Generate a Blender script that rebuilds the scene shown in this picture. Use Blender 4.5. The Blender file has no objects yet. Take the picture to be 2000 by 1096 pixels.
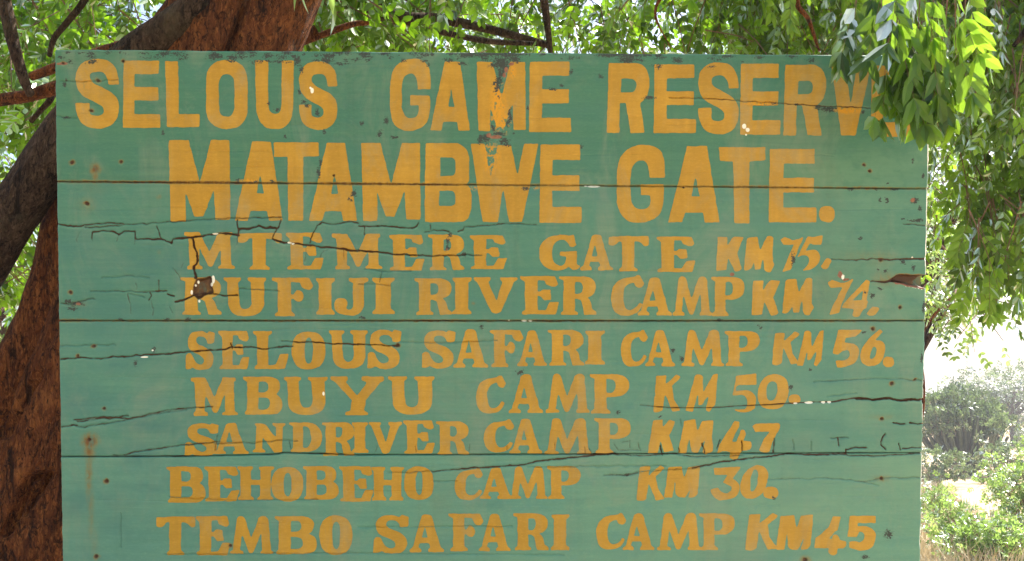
import bpy, math, random
import numpy as np
from mathutils import Vector, Matrix

S = bpy.context.scene
COL = S.collection
RA = math.radians

# ------------------------------------------------------------------ camera, world, sun, exposure
FPX = 2000.0                       # focal length in photograph pixels (the photograph is 2000 wide)
PITCH = RA(7.0)
CAM = np.array([0.0, -2.85, 1.6])
CF = np.array([0.0, math.cos(PITCH), math.sin(PITCH)])
CR = np.array([1.0, 0.0, 0.0])
CU = np.array([0.0, -math.sin(PITCH), math.cos(PITCH)])

cam = bpy.data.cameras.new("camera")
cam.sensor_width = 36.0
cam.lens = 36.0 * FPX / 2000.0
cam.clip_start = 0.05
cam.clip_end = 5000.0
cam_o = bpy.data.objects.new("camera", cam)
cam_o.location = CAM
cam_o.rotation_euler = (math.pi / 2 + PITCH, 0, 0)
COL.objects.link(cam_o)
S.camera = cam_o

SUN_ELEV = RA(56.0)
SUN_AZ = RA(52.0)                  # measured from +Y towards +X: behind the board, to the right
W = bpy.data.worlds.new("World")
S.world = W
W.use_nodes = True
wn = W.node_tree.nodes
sky = wn.new("ShaderNodeTexSky")
sky.sky_type = 'NISHITA'
sky.sun_disc = False
sky.sun_elevation = SUN_ELEV
sky.sun_rotation = SUN_AZ
sky.air_density = 1.0
sky.dust_density = 4.0
sky.ozone_density = 1.0
bg = wn["Background"]
bg.inputs["Strength"].default_value = 0.13
W.node_tree.links.new(sky.outputs[0], bg.inputs["Color"])

sl = bpy.data.lights.new("sun", 'SUN')
sl.energy = 5.0
sl.angle = RA(0.5)
sl.color = (1.0, 0.94, 0.84)
so = bpy.data.objects.new("sun", sl)
so.rotation_euler = (math.pi / 2 - SUN_ELEV, 0, math.pi - SUN_AZ)
so.location = (8, 8, 14)
COL.objects.link(so)

S.view_settings.view_transform = 'Standard'
S.view_settings.look = 'None'
S.view_settings.gamma = 1.0
S.view_settings.exposure = 1.44
S.render.engine = 'CYCLES'
S.cycles.max_bounces = 8
S.cycles.transmission_bounces = 6
S.cycles.transparent_max_bounces = 8


def ray(x, y):
    return CF + (x - 1000.0) / FPX * CR - (y - 548.0) / FPX * CU


def at(x, y, depth):
    """World point seen at photograph pixel (x, y), at a distance along the viewing axis."""
    return CAM + depth * ray(x, y)


# ------------------------------------------------------------------ small helpers
def tag(o, label=None, cat=None, group=None, kind=None):
    if label: o["label"] = label
    if cat: o["category"] = cat
    if group: o["group"] = group
    if kind: o["kind"] = kind
    return o


def empty(name, loc=(0, 0, 0)):
    o = bpy.data.objects.new(name, None)
    o.empty_display_size = 0.1
    o.location = loc
    COL.objects.link(o)
    return o


def mesh_obj(name, verts, faces_list, mats, parent=None, smooth=False, mat_idx=None):
    """verts (n,3); faces_list: arrays of polygons with equal vertex count each."""
    me = bpy.data.meshes.new(name)
    verts = np.asarray(verts, dtype=np.float32)
    faces_list = [np.asarray(f, dtype=np.int32) for f in faces_list if len(f)]
    nl = sum(f.size for f in faces_list)
    npoly = sum(f.shape[0] for f in faces_list)
    me.vertices.add(len(verts))
    me.vertices.foreach_set("co", verts.ravel())
    me.loops.add(nl)
    me.polygons.add(npoly)
    loops = np.concatenate([f.ravel() for f in faces_list])
    starts, tot, s = [], [], 0
    for f in faces_list:
        k = f.shape[1]
        starts.append(s + np.arange(f.shape[0]) * k)
        s += f.size
    me.loops.foreach_set("vertex_index", loops)
    me.polygons.foreach_set("loop_start", np.concatenate(starts).astype(np.int32))
    if mat_idx is not None:
        me.polygons.foreach_set("material_index", np.asarray(mat_idx, dtype=np.int32))
    me.polygons.foreach_set("use_smooth", np.full(npoly, bool(smooth)))
    for m in (mats if isinstance(mats, (list, tuple)) else [mats]):
        me.materials.append(m)
    me.update(calc_edges=True)
    me.validate()
    o = bpy.data.objects.new(name, me)
    COL.objects.link(o)
    if parent: o.parent = parent
    return o


def _hash(ix, iy, iz, seed):
    h = (ix.astype(np.int64) * 374761393 + iy.astype(np.int64) * 668265263 +
         iz.astype(np.int64) * 2147483647 + seed * 974634777) & 0xffffffff
    h = ((h ^ (h >> 13)) * 1274126177) & 0xffffffff
    h = h ^ (h >> 16)
    return (h & 0xffffff) / float(0xffffff)


def vnoise(x, y, z=0.0, seed=0):
    x, y, z = np.broadcast_arrays(np.asarray(x, float), np.asarray(y, float), np.asarray(z, float))
    ix, iy, iz = np.floor(x), np.floor(y), np.floor(z)
    fx, fy, fz = x - ix, y - iy, z - iz
    fx = fx * fx * (3 - 2 * fx); fy = fy * fy * (3 - 2 * fy); fz = fz * fz * (3 - 2 * fz)
    r = 0
    for dx in (0, 1):
        wx = fx if dx else 1 - fx
        for dy in (0, 1):
            wy = fy if dy else 1 - fy
            for dz in (0, 1):
                wz = fz if dz else 1 - fz
                r = r + wx * wy * wz * _hash(ix + dx, iy + dy, iz + dz, seed)
    return r


def fbm(x, y, z=0.0, seed=0, octv=4):
    a, r, t, f = 1.0, 0, 0, 1.0
    for k in range(octv):
        r = r + a * vnoise(x * f, y * f, z * f if not np.isscalar(z) else z, seed + k)
        t += a; a *= .55; f *= 2.0
    return r / t


# ------------------------------------------------------------------ materials
class NT:
    def __init__(self, name):
        self.m = bpy.data.materials.new(name)
        self.m.use_nodes = True
        self.t = self.m.node_tree
        self.n = self.t.nodes
        self.bsdf = self.n["Principled BSDF"]
        self.out = self.n["Material Output"]

    def node(self, typ, **kw):
        nd = self.n.new(typ)
        for k, v in kw.items():
            setattr(nd, k, v)
        return nd

    def link(self, a, b):
        self.t.links.new(a, b)

    def coords(self, scale=(1, 1, 1), kind="Object"):
        tc = self.node("ShaderNodeTexCoord")
        mp = self.node("ShaderNodeMapping")
        mp.inputs["Scale"].default_value = scale
        self.link(tc.outputs[kind], mp.inputs["Vector"])
        return mp.outputs[0]

    def noise(self, scale, detail=4, rough=.6, vec=None, dist=0):
        nd = self.node("ShaderNodeTexNoise")
        nd.inputs["Scale"].default_value = scale
        nd.inputs["Detail"].default_value = detail
        nd.inputs["Roughness"].default_value = rough
        nd.inputs["Distortion"].default_value = dist
        if vec is not None: self.link(vec, nd.inputs["Vector"])
        return nd.outputs[0]

    def ramp(self, fac, stops):
        r = self.node("ShaderNodeValToRGB")
        e = r.color_ramp.elements
        while len(e) < len(stops): e.new(.5)
        for el, (p, c) in zip(e, stops):
            el.position = p
            el.color = (*c, 1) if len(c) == 3 else c
        self.link(fac, r.inputs[0])
        return r.outputs[0]

    def smooth(self, fac, lo, hi, a=0.0, b=1.0):
        r = self.node("ShaderNodeMapRange")
        r.interpolation_type = 'SMOOTHSTEP'
        for k, v in zip(("From Min", "From Max", "To Min", "To Max"), (lo, hi, a, b)):
            r.inputs[k].default_value = v
        self.link(fac, r.inputs["Value"])
        return r.outputs[0]

    def mix(self, fac, a, b, mode='MIX'):
        m = self.node("ShaderNodeMix", data_type='RGBA', blend_type=mode)
        for sock, v in ((m.inputs[0], fac), (m.inputs[6], a), (m.inputs[7], b)):
            if hasattr(v, "links"): self.link(v, sock)
            elif isinstance(v, (int, float)): sock.default_value = v
            else: sock.default_value = (*v, 1)
        return m.outputs[2]

    def math(self, op, a, b=0.0):
        m = self.node("ShaderNodeMath", operation=op)
        for sock, v in ((m.inputs[0], a), (m.inputs[1], b)):
            if hasattr(v, "links"): self.link(v, sock)
            else: sock.default_value = v
        return m.outputs[0]

    def attr(self, name):
        a = self.node("ShaderNodeAttribute", attribute_name=name)
        s = self.node("ShaderNodeSeparateColor")
        self.link(a.outputs["Color"], s.inputs[0])
        return s.outputs[0], s.outputs[1], s.outputs[2], a.outputs["Alpha"]

    def bump(self, h, strength, dist):
        b = self.node("ShaderNodeBump")
        b.inputs["Strength"].default_value = strength
        b.inputs["Distance"].default_value = dist
        self.link(h, b.inputs["Height"])
        self.link(b.outputs[0], self.bsdf.inputs["Normal"])
        return b.outputs[0]


def painted_wood(name, base_stops, letter=False):
    """Weathered gloss paint on rough sawn boards; wear1 = crack, chip, rust, pale; wear2 = yellow undercoat, damp stain and dark smear above splits, red, fading plus painted light."""
    t = NT(name)
    big = t.noise(3.0, 3, .55, t.coords((1, 1, 1.6)))
    streak = t.noise(9.0, 5, .65, t.coords((.55, 1, 9)))
    fine = t.noise(220, 3, .6, t.coords((.4, 1, 1)))
    mott = t.noise(17, 5, .7, t.coords((1, 1, 1.3)), .5)
    base = t.ramp(t.math('ADD', t.math('MULTIPLY', big, .55), t.math('MULTIPLY', mott, .45)), base_stops)
    dust = t.noise(5, 6, .72, t.coords((1, 1, .5)), 1.0)
    base = t.mix(t.smooth(dust, .46, .70, 0, .50), base, (.235, .285, .215))
    run = t.noise(24, 3, .6, t.coords((1, 1, .04)), .15)
    base = t.mix(t.smooth(run, .55, .74, 0, .26), base, tuple(v * .62 for v in base_stops[1][1]))
    brush = t.noise(30, 3, .6, t.coords((1, 1, .12)) if letter else t.coords((.10, 1, 1)))
    base = t.mix(t.smooth(brush, .42, .75, 0, .30), base, tuple(v * 1.22 for v in base_stops[2][1]))
    c = t.mix(t.smooth(streak, .3, .72, 0, .42), base, tuple(v * .80 for v in base_stops[1][1]))
    c = t.mix(t.smooth(fine, .45, .8, 0, .30), c, tuple(min(1, v * 1.25 + .01) for v in base_stops[-1][1]))
    # dry grain lines where the paint has sunk into the wood
    grain = t.noise(6.0, 6, .7, t.coords((.8, 1, 60)))
    c = t.mix(t.smooth(grain, .60, .78, 0, .38), c, tuple(v * .5 for v in base_stops[0][1]))
    grime = t.noise(1.7, 5, .7, t.coords((1, 1, 1)), .6)
    c = t.mix(t.smooth(grime, .55, .8, 0, .25), c, (.20, .17, .09))
    crack, chip, rust, pale = t.attr("wear1")
    yel, damp_smear, redp, bleach_lit = t.attr("wear2")
    if letter:
        rub = t.noise(38, 5, .72, t.coords((.6, 1, 1)))
        c = t.mix(t.math('MULTIPLY', bleach_lit, .35), c, (.60, .40, .10))
        c = t.mix(t.smooth(rub, .60, .78, 0, .45), c, (.16, .21, .08))
        thick = t.noise(11, 4, .6, t.coords((1, 1, .6)))
        c = t.mix(t.smooth(thick, .35, .7, .22, 0), c, (.30, .19, .03))
        ny = t.noise(60, 4, .7, t.coords((1, 1, .6)))
        c = t.mix(t.math('MULTIPLY', yel, t.smooth(ny, .38, .5)), c, (.62, .30, .012))
        c = t.mix(t.math('MULTIPLY', yel, t.smooth(ny, .56, .62, 0, .85)), c, (.06, .17, .10))
    else:
        bl = t.math('MULTIPLY', bleach_lit, t.smooth(mott, .25, .6, .35, 1.0))
        c = t.mix(t.math('MULTIPLY', bl, .8), c, (.155, .325, .225))
        c = t.mix(t.math('MULTIPLY', t.math('MULTIPLY', damp_smear, t.smooth(mott, .35, .6, .4, 1.0)), .85), c, (.048, .178, .176))
        c = t.mix(t.math('MULTIPLY', yel, t.smooth(t.noise(60, 4, .7, t.coords()), .5, .56)), c, (.55, .28, .015))
    rn = t.noise(75, 4, .7, t.coords((1, 1, .5)))
    c = t.mix(t.math('MULTIPLY', t.smooth(rust, 0, .8), t.smooth(rn, .36, .60, .40, 1.0)), c, t.mix(t.smooth(rust, .45, .9), (.215, .160, .045), t.mix(rn, (.085, .032, .010), (.19, .095, .028))))
    # chips down to the grey wood, with a fine ragged edge
    cn = t.noise(260, 5, .75, t.coords((.7, 1, 1)))
    cm = t.smooth(t.math('ADD', chip, t.math('MULTIPLY', t.math('SUBTRACT', cn, .5), 3.0)), .54, .62)
    c = t.mix(cm, c, t.mix(t.noise(45, 4, .6, t.coords((.4, 1, 1))), (.020, .031, .032), (.052, .066, .062)))
    c = t.mix(t.smooth(redp, .3, .7), c, t.mix(t.noise(90, 2, .5, t.coords()), (.10, .022, .014), (.40, .20, .13)))
    c = t.mix(t.smooth(crack, .12, .85), c, t.mix(t.noise(35, 3, .6, t.coords()), (.026, .011, .006), (.085, .038, .016)))
    c = t.mix(t.smooth(pale, .35, .65), c, (.86, .88, .82))
    t.link(c, t.bsdf.inputs["Base Color"])
    t.link(t.smooth(streak, .2, .8, .42, .62), t.bsdf.inputs["Roughness"])
    t.bsdf.inputs["Specular IOR Level"].default_value = .35
    h = t.math('ADD', t.math('MULTIPLY', grain, .8), t.math('MULTIPLY', fine, .25))
    h = t.math('SUBTRACT', h, t.math('MULTIPLY', cm, .5))
    t.bump(h, .35, .0018)
    return t.m


def green(f):
    """one plank's coat of paint; lower planks paler, from fading and a painted-in light gradient"""
    return painted_wood("green_board_paint", [(.28, (f[0] * .78, f[1] * .90, f[2] * 1.10)), (.5, f), (.72, (f[0] * 1.45, f[1] * 1.10, f[2] * .98))])


GREENS = [green((.051, .188, .130)), green((.062, .214, .165)), green((.076, .240, .188)), green((.098, .278, .214))]  # stepped paler downwards: uneven fading together with painted-in light gradient
ORANGE = painted_wood("orange_letter_paint", [(.30, (.38, .212, .014)), (.5, (.46, .258, .020)), (.70, (.57, .335, .040))], True)


def simple(name, stops, scale=8, rough=.8, stretch=(1, 1, 1), bump=.4, bdist=.01, detail=6):
    t = NT(name)
    v = t.coords(stretch)
    n = t.noise(scale, detail, .65, v)
    t.link(t.ramp(n, stops), t.bsdf.inputs["Base Color"])
    t.bsdf.inputs["Roughness"].default_value = rough
    t.bump(n, bump, bdist)
    return t.m


def bark(name, dark, mid, light, lichen=None):
    t = NT(name)
    v = t.coords((1, 1, .45))
    n1 = t.noise(16, 8, .72, v, .8)
    n2 = t.noise(60, 5, .7, v)
    vo = t.node("ShaderNodeTexVoronoi", feature='DISTANCE_TO_EDGE')
    vo.inputs["Scale"].default_value = 26
    wv = t.node("ShaderNodeVectorMath", operation='ADD')
    nz = t.node("ShaderNodeTexNoise"); nz.inputs["Scale"].default_value = 14
    t.link(v, nz.inputs["Vector"])
    sc = t.node("ShaderNodeVectorMath", operation='SCALE'); sc.inputs["Scale"].default_value = .12
    t.link(nz.outputs["Color"], sc.inputs[0])
    t.link(v, wv.inputs[0]); t.link(sc.outputs[0], wv.inputs[1])
    t.link(wv.outputs[0], vo.inputs["Vector"])
    plate = t.smooth(vo.outputs["Distance"], .0, .09)
    c = t.ramp(n1, [(.3, dark), (.52, mid), (.72, light)])
    c = t.mix(t.smooth(n2, .55, .75, 0, .6), c, light)
    fib = t.noise(70, 6, .8, t.coords((1, 1, .22)), .9)
    c = t.mix(t.smooth(fib, .48, .66, 0, .85), c, light)
    c = t.mix(t.smooth(t.noise(48, 5, .75, v, 1.2), .50, .62, 0, .9), c, tuple(x * .35 for x in dark))
    fis = t.smooth(t.noise(11, 5, .75, t.coords((1, 1, .22)), 1.4), .56, .64)
    c = t.mix(t.math('MULTIPLY', fis, .85), c, tuple(x * .25 for x in dark))
    c = t.mix(t.smooth(plate, .0, .8, .25, 0), c, tuple(x * .4 for x in dark))
    if lichen:
        c = t.mix(t.smooth(t.noise(5, 5, .7, t.coords()), .52, .68, 0, .7), c, lichen)
    t.link(c, t.bsdf.inputs["Base Color"])
    t.bsdf.inputs["Roughness"].default_value = .85
    t.bsdf.inputs["Specular IOR Level"].default_value = .25
    t.bump(t.math('SUBTRACT', t.math('ADD', t.math('MULTIPLY', plate, .25), t.math('ADD', n1, t.math('MULTIPLY', fib, .6))), fis), 1.0, .045)
    return t.m


BARK_RED = bark("red_brown_bark", (.062, .017, .006), (.205, .058, .016), (.50, .18, .050))
BARK_GREY = bark("grey_brown_bark", (.030, .016, .010), (.080, .044, .028), (.20, .125, .080), (.13, .095, .055))
TWIG = simple("twig_bark", [(.3, (.10, .05, .035)), (.7, (.24, .14, .10))], 30, .8, bump=.3)


def leaf_mat(name, dark, light, trans, gloss=.06):
    """Leaf: diffuse + light coming through + waxy reflection, colour varying between leaves."""
    t = NT(name)
    t.n.remove(t.bsdf)
    at_ = t.node("ShaderNodeAttribute", attribute_name="tint")
    f = at_.outputs["Fac"]
    col = t.ramp(f, [(.0, dark), (1.0, light)])
    tr = t.ramp(f, [(.0, tuple(.22 * v for v in trans)), (.55, tuple(.6 * v for v in trans)), (1.0, trans)])
    d = t.node("ShaderNodeBsdfDiffuse"); t.link(col, d.inputs[0])
    tl = t.node("ShaderNodeBsdfTranslucent"); t.link(tr, tl.inputs[0])
    a = t.node("ShaderNodeAddShader"); t.link(d.outputs[0], a.inputs[0]); t.link(tl.outputs[0], a.inputs[1])
    g = t.node("ShaderNodeBsdfGlossy"); g.inputs["Roughness"].default_value = .28
    g.inputs[0].default_value = (.9, .95, .9, 1)
    fr = t.node("ShaderNodeFresnel"); fr.inputs[0].default_value = 1.42
    k = t.math('ADD', t.math('MULTIPLY', fr.outputs[0], .42), gloss * .2)
    mx = t.node("ShaderNodeMixShader")
    t.link(k, mx.inputs[0]); t.link(a.outputs[0], mx.inputs[1]); t.link(g.outputs[0], mx.inputs[2])
    t.link(mx.outputs[0], t.out.inputs[0])
    return t.m


LEAF_BIG = leaf_mat("shade_tree_leaf", (.008, .030, .005), (.034, .095, .010), (.22, .42, .012))
LEAF_RIGHT = leaf_mat("drooping_leaf", (.009, .034, .006), (.046, .105, .012), (.22, .38, .026))
LEAF_PALE = leaf_mat("pale_leaf", (.07, .12, .03), (.13, .20, .06), (.22, .34, .07))
LEAF_GREY = leaf_mat("grey_green_leaf", (.055, .085, .04), (.10, .13, .06), (.10, .15, .05))

# ------------------------------------------------------------------ the ground
def ground_z(x, y):
    y = np.asarray(y, float); x = np.asarray(x, float)
    yy = np.maximum(0, y - 1.5)
    return -2.3 * (1 - np.exp(-yy / 36.0)) + .10 * (vnoise(x * .21 + 40, y * .21 + 40, 0, 3) - .5) + .5 * (vnoise(x * .02 + 40, y * .02, 0, 5) - .5) * np.minimum(1, yy / 60)


def build_ground():
    ax = np.concatenate([-np.geomspace(900, 8, 40), np.linspace(-7.6, 30, 150), np.geomspace(31, 900, 36)])
    ay = np.concatenate([-np.geomspace(900, 6, 30), np.linspace(-5.7, 40, 160), np.geomspace(41, 900, 40)])
    X, Y = np.meshgrid(ax, ay)
    Z = ground_z(X, Y)
    nx, ny = len(ax), len(ay)
    i = (np.arange(ny - 1)[:, None] * nx + np.arange(nx - 1)[None, :]).ravel()
    t = NT("dry_earth")
    n = t.noise(.9, 8, .65, t.coords()); n2 = t.noise(14, 6, .7, t.coords())
    c = t.ramp(n, [(.3, (.36, .25, .15)), (.55, (.44, .34, .20)), (.75, (.50, .42, .25))])
    c = t.mix(t.smooth(n2, .4, .7, 0, .5), c, (.24, .14, .08))
    t.link(c, t.bsdf.inputs["Base Color"]); t.bsdf.inputs["Roughness"].default_value = .95
    t.bump(n2, .6, .03)
    o = mesh_obj("ground", np.stack([X, Y, Z], -1).reshape(-1, 3), [np.stack([i, i + 1, i + 1 + nx, i + nx], -1)], t.m, smooth=True)
    tag(o, kind="structure")


build_ground()

# ------------------------------------------------------------------ THE SIGN BOARD
# The board is a true rectangle leaning 9.5 degrees forward and turned 2 degrees.
LEAN, YAW = RA(9.5), RA(2.0)
BN = np.array([0.0, -math.cos(LEAN), -math.sin(LEAN)])
BN = np.array([math.cos(YAW) * BN[0] - math.sin(YAW) * BN[1], math.sin(YAW) * BN[0] + math.cos(YAW) * BN[1], BN[2]])
BX = np.array([math.cos(YAW), math.sin(YAW), 0.0]); BX = BX / np.linalg.norm(BX)
BZ = np.cross(BX, -BN)
BP = at(960, 600, 2.85)
BO = BP - BX * 0.0                       # board origin


def uv2loc(u, v, dep=0.0):
    """photograph-pixel layout of the board face -> board-local (x, y, z); y is depth behind the face."""
    u = np.asarray(u, float); v = np.asarray(v, float)
    d = CF[None] + ((u.ravel() - 1000) / FPX)[:, None] * CR[None] - ((v.ravel() - 548) / FPX)[:, None] * CU[None]
    t = np.dot(BP - CAM, BN) / (d @ BN)
    p = CAM[None] + d * t[:, None] - BO[None]
    return np.stack([p @ BX, np.broadcast_to(np.asarray(dep, float).ravel(), t.shape), p @ BZ], -1)


# ---- wear maps: cracks, chips, rust, flakes and some painted light, laid out on the board face
U0, V0, UW, VH = 90, 84, 1750, 1106
GU, GV = np.meshgrid(np.arange(UW) + U0 + .0, np.arange(VH) + V0 + .0)
mCrack = np.zeros((VH, UW)); mDepth = np.zeros((VH, UW)); mChip = np.zeros((VH, UW)); mRust = np.zeros((VH, UW))
mPale = np.zeros((VH, UW)); mYel = np.zeros((VH, UW)); mDampSmear = np.zeros((VH, UW)); mRed = np.zeros((VH, UW)); mBleachLit = np.zeros((VH, UW))
wob = np.stack([fbm(GU / 11, GV / 11, 0, 11, 4) - .5, fbm(GU / 11, GV / 11, 0, 21, 4) - .5])
wr = fbm(GU / 14, GV / 5, 0, 31, 3)


def win(u0, v0, u1, v1):
    a = slice(max(0, int(v0 - V0)), min(VH, int(v1 - V0) + 1)); b = slice(max(0, int(u0 - U0)), min(UW, int(u1 - U0) + 1))
    return a, b


def seg_dist(pu, pv, ax, ay, bx, by):
    dx, dy = bx - ax, by - ay
    L = dx * dx + dy * dy + 1e-9
    t = np.clip(((pu - ax) * dx + (pv - ay) * dy) / L, 0, 1)
    return np.hypot(pu - ax - t * dx, pv - ay - t * dy), t


def crack(spec, w0, w1=None, strength=1.0, depth=1.0, x0=0, y0=0, k=1.0, jag=5.0):
    """a split along the points of spec, w0 -> w1 pixels wide, its course roughened by the grain"""
    w1 = w0 if w1 is None else w1
    P = [tuple(float(c) for c in q.split(",")) for q in spec.split()]
    P = [(x0 + a * k, y0 + b * k) for a, b in P]
    n = len(P) - 1
    for i in range(n):
        (ax, ay), (bx, by) = P[i], P[i + 1]
        m = 9
        a, b = win(min(ax, bx) - m, min(ay, by) - m, max(ax, bx) + m, max(ay, by) + m)
        if a.stop <= a.start or b.stop <= b.start: continue
        pu = GU[a, b] + wob[0][a, b] * jag; pv = GV[a, b] + wob[1][a, b] * jag
        d, t = seg_dist(pu, pv, ax, ay, bx, by)
        f = (i + t) / n
        w = (w0 + (w1 - w0) * f) * (.25 + 1.5 * wr[a, b])
        c = np.clip((w * .5 + .8 - d) / 1.4, 0, 1) * strength
        mCrack[a, b] = np.maximum(mCrack[a, b], c)
        mDepth[a, b] = np.maximum(mDepth[a, b], np.clip((w * .5 + 1.0 - d) / (w * .5 + .6), 0, 1) * depth * min(1.0, .35 + w0 / 4) * .006)


def R7(s, *a, **k): crack(s, *a, x0=100, y0=430, k=.3, **k)
def R8(s, *a, **k): crack(s, *a, x0=700, y0=430, k=.3, **k)
def R9(s, *a, **k): crack(s, *a, x0=1200, y0=430, k=.315, **k)
def RA1(s, *a, **k): crack(s, *a, x0=1200, y0=80, k=.315, **k)
def RB(s, *a, **k): crack(s, *a, x0=100, y0=620, k=.3, **k)
def RC(s, *a, **k): crack(s, *a, x0=700, y0=620, k=.3, **k)
def RD(s, *a, **k): crack(s, *a, x0=1200, y0=620, k=.315, **k)
def RE(s, *a, **k): crack(s, *a, x0=100, y0=800, k=.3, **k)
def RF(s, *a, **k): crack(s, *a, x0=700, y0=800, k=.3, **k)
def RG(s, *a, **k): crack(s, *a, x0=1200, y0=800, k=.315, **k)


def blob(m, u, v, ru, rv, s=1.0, soft=1.0, ragged=0.0):
    r = 2.2
    a, b = win(u - ru * r - 2, v - rv * r - 2, u + ru * r + 2, v + rv * r + 2)
    if a.stop <= a.start or b.stop <= b.start: return
    pu = GU[a, b] + wob[0][a, b] * ragged; pv = GV[a, b] + wob[1][a, b] * ragged
    q = np.hypot((pu - u) / ru, (pv - v) / rv)
    val = s * np.clip((1.0 + soft * .5 - q) / max(soft, .05), 0, 1)
    m[a, b] = np.maximum(m[a, b], val)


# joints between the planks (as lines across the face)
JOINTS = [[(100, 354.6), (700, 359), (1300, 364), (1830, 369)], [(100, 626.5), (1300, 627), (1830, 626.5)], [(100, 892.4), (245, 892), (361, 891.5), (545, 887.4), (551, 884.5), (655, 887), (700, 889), (1190, 887), (1300, 886), (1830, 884.5)]]


def joint_v(j, u):
    P = JOINTS[j]
    return np.interp(u, [p[0] for p in P], [p[1] for p in P])


for j, (w0, w1, st) in enumerate(((1.3, 1.0, .40), (1.8, 1.5, .52), (1.6, 1.3, .62))):
    for u in np.arange(98, 1826, 24.0):
        f_ = u / 1826
        crack("%g,%g %g,%g" % (u, joint_v(j, u), u + 25, joint_v(j, u + 25)), (w0 + (w1 - w0) * f_) * (.7 + .7 * vnoise(u * .021, j * 3.1)), None, min(1, st * (.55 + .95 * vnoise(u * .017, 5 + j))), 1.25, jag=1.4)
# olive dirt sitting along the two upper joints
for u in np.arange(112, 1815, 14.0):
    for j in (0, 1):
        blob(mRust, u, joint_v(j, u), 11, 2.2 + 1.6 * vnoise(u * .02, j), (.55 + .5 * vnoise(u * .013, j + 7)) * (1.15 - .45 * u / 1800), 1.2, 3)

# upper middle: long broken split with side branches
R7("40,28 100,38 205,40 215,35 320,22 470,20", 2.2, 1.4)
R7("220,48 320,45 480,28 700,18 950,0 1210,-15 1500,-18", 1.6, 1, .8)
R7("262,120 266,90 268,75 300,72 370,68 405,75 440,95 470,70 500,68 548,70 550,125 640,122 735,128 750,140 782,150", 2.2, 2.6)
R7("782,150 790,122 870,115 930,112 1000,98 1060,90 1130,88 1215,95 1220,60 1290,55 1345,42 1400,50 1460,52", 3.2, 3.8)
R7("685,45 700,85 715,118 735,128", 1.8)
R7("1210,0 1212,50 1220,95", 2.0)
R7("1492,0 1480,40 1455,85 1440,120", 2.2)
R7("1440,122 1470,132 1520,145", 4.5, 3.0)
R7("1520,145 1600,152 1690,165 1760,175 1850,180 1950,198 2010,203", 2.2, 3.2)
R8("0,200 120,205 200,218 360,228 480,235 700,225 800,228", 3.0, .8)
R7("922,116 930,170 945,210 955,260", 3.4, 4.2, jag=5)
R7("955,260 945,285 925,305 935,340 938,375", 3.0, 4.6)
R7("805,530 860,520 930,490 1000,480 1060,478 1110,490 1215,490", 3.6, 1.8)
R7("1680,150 1700,90 1730,35 1760,15 1850,30 1920,10 2000,20", 1.6)
R7("260,462 540,462 600,468 740,460", 1.2, 1.2, .7)
R7("640,470 650,490 635,520", 2); R7("700,395 700,455", 1.2); R7("680,460 750,458", 2); R7("755,480 795,495", 2.2)
for s in ("500,480 510,540 520,610", "550,415 555,445", "650,525 665,580 660,615", "770,570 790,605", "185,75 165,120 165,140", "265,80 268,130", "440,100 425,140", "545,120 540,160", "860,285 845,305", "1210,95 1205,160", "1750,240 1770,205 1800,190", "790,310 830,360 840,385", "1900,200 1905,250", "1650,270 1660,170"):
    R7(s, 1.2, 1.0, .75, .5)
R7("60,540 110,545 200,525 280,510", 1.4, 1, .7); R7("330,378 480,360 640,372", 1.2, 1, .5)
R7("1220,445 1330,450 1480,462", 1.2, 1, .55); R7("500,480 560,485 610,500", 1, 1, .6)
R8("0,38 200,42 350,50 380,40 390,15", 2.0, 1.8); R8("40,40 40,95", 1.4); R8("465,30 470,65", 1.2); R8("430,75 540,65 590,80", 1.6)
R8("650,72 680,65 690,42 800,38 930,20 1160,28", 1.6, .8); R8("40,320 150,330 340,328", 1.2, 1, .6); R8("150,330 140,400", 1, 1, .6); R8("0,415 90,415 210,425", 1, 1, .6)
# right-hand end, beside the broken notch
R9("1345,243 1500,246 1600,240 1700,246 1830,243 1935,243", 1.0, 4.0, .9); R9("1590,375 1660,382 1750,375", 1.5, 4.5)
R9("1790,22 1930,32", 1.0, 2.0, .8)
# top plank split across the second heading word
RA1("340,352 490,352 640,360 790,372 1000,385 1140,393 1300,405 1560,412 1900,430", .8, 2.2, .8)
crack("118,158 160,160 230,155", 1.0, 1, .45); crack("108,226 150,231", 1, 1, .4)
# third plank
RB("60,272 200,262 320,268 420,255 540,252 660,240 780,235 900,222 1080,213 1180,195 1300,195 1410,207 1500,192 1570,190", 2.2, 1.8)
RB("1500,158 1680,160 1800,172 2000,178", 1.2, 2); RC("0,172 100,180 260,188", 2.2, 1.8); RC("270,160 560,165 900,150", 1, .8, .45)
RB("60,185 270,180 420,180", 1.0, 1, .6); RB("1170,170 1180,205", 2)
RB("150,668 350,648 500,660 600,640 750,605 900,590 1050,583", 2.0, 1.0)
RE("65,115 100,108 170,100", 2.0); RE("170,78 260,68 350,55 380,60 500,40", 2.4, 1.4); RE("130,100 200,115 340,95 520,60 700,25 880,0", 1.8, 1.0, .7)
RE("400,300 480,295 560,275 660,260 800,240 870,230 1100,210", 2.0, 1.4, .85)
RE("1060,225 1260,215 1300,220 1480,200 1600,205", 1.4, 1.0, .6); RE("1550,200 1560,255", 1.6, 1, .6); RE("1080,170 1075,205 1065,260", 1.4, 1, .7)
RD("160,545 350,560 600,560 850,545 1100,533 1240,525 1350,525 1420,512 1500,500", 1.0, 3.0, .9, jag=1.5)
RD("1500,500 1600,512 1680,502 1780,512 1925,512", 3.6, 4.4, 1, 1.3, jag=4)
RD("1240,400 1540,380 1750,378 1925,395", 1.0, 1.2, .6); RD("1320,490 1500,470", 1, 1, .3)
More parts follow.
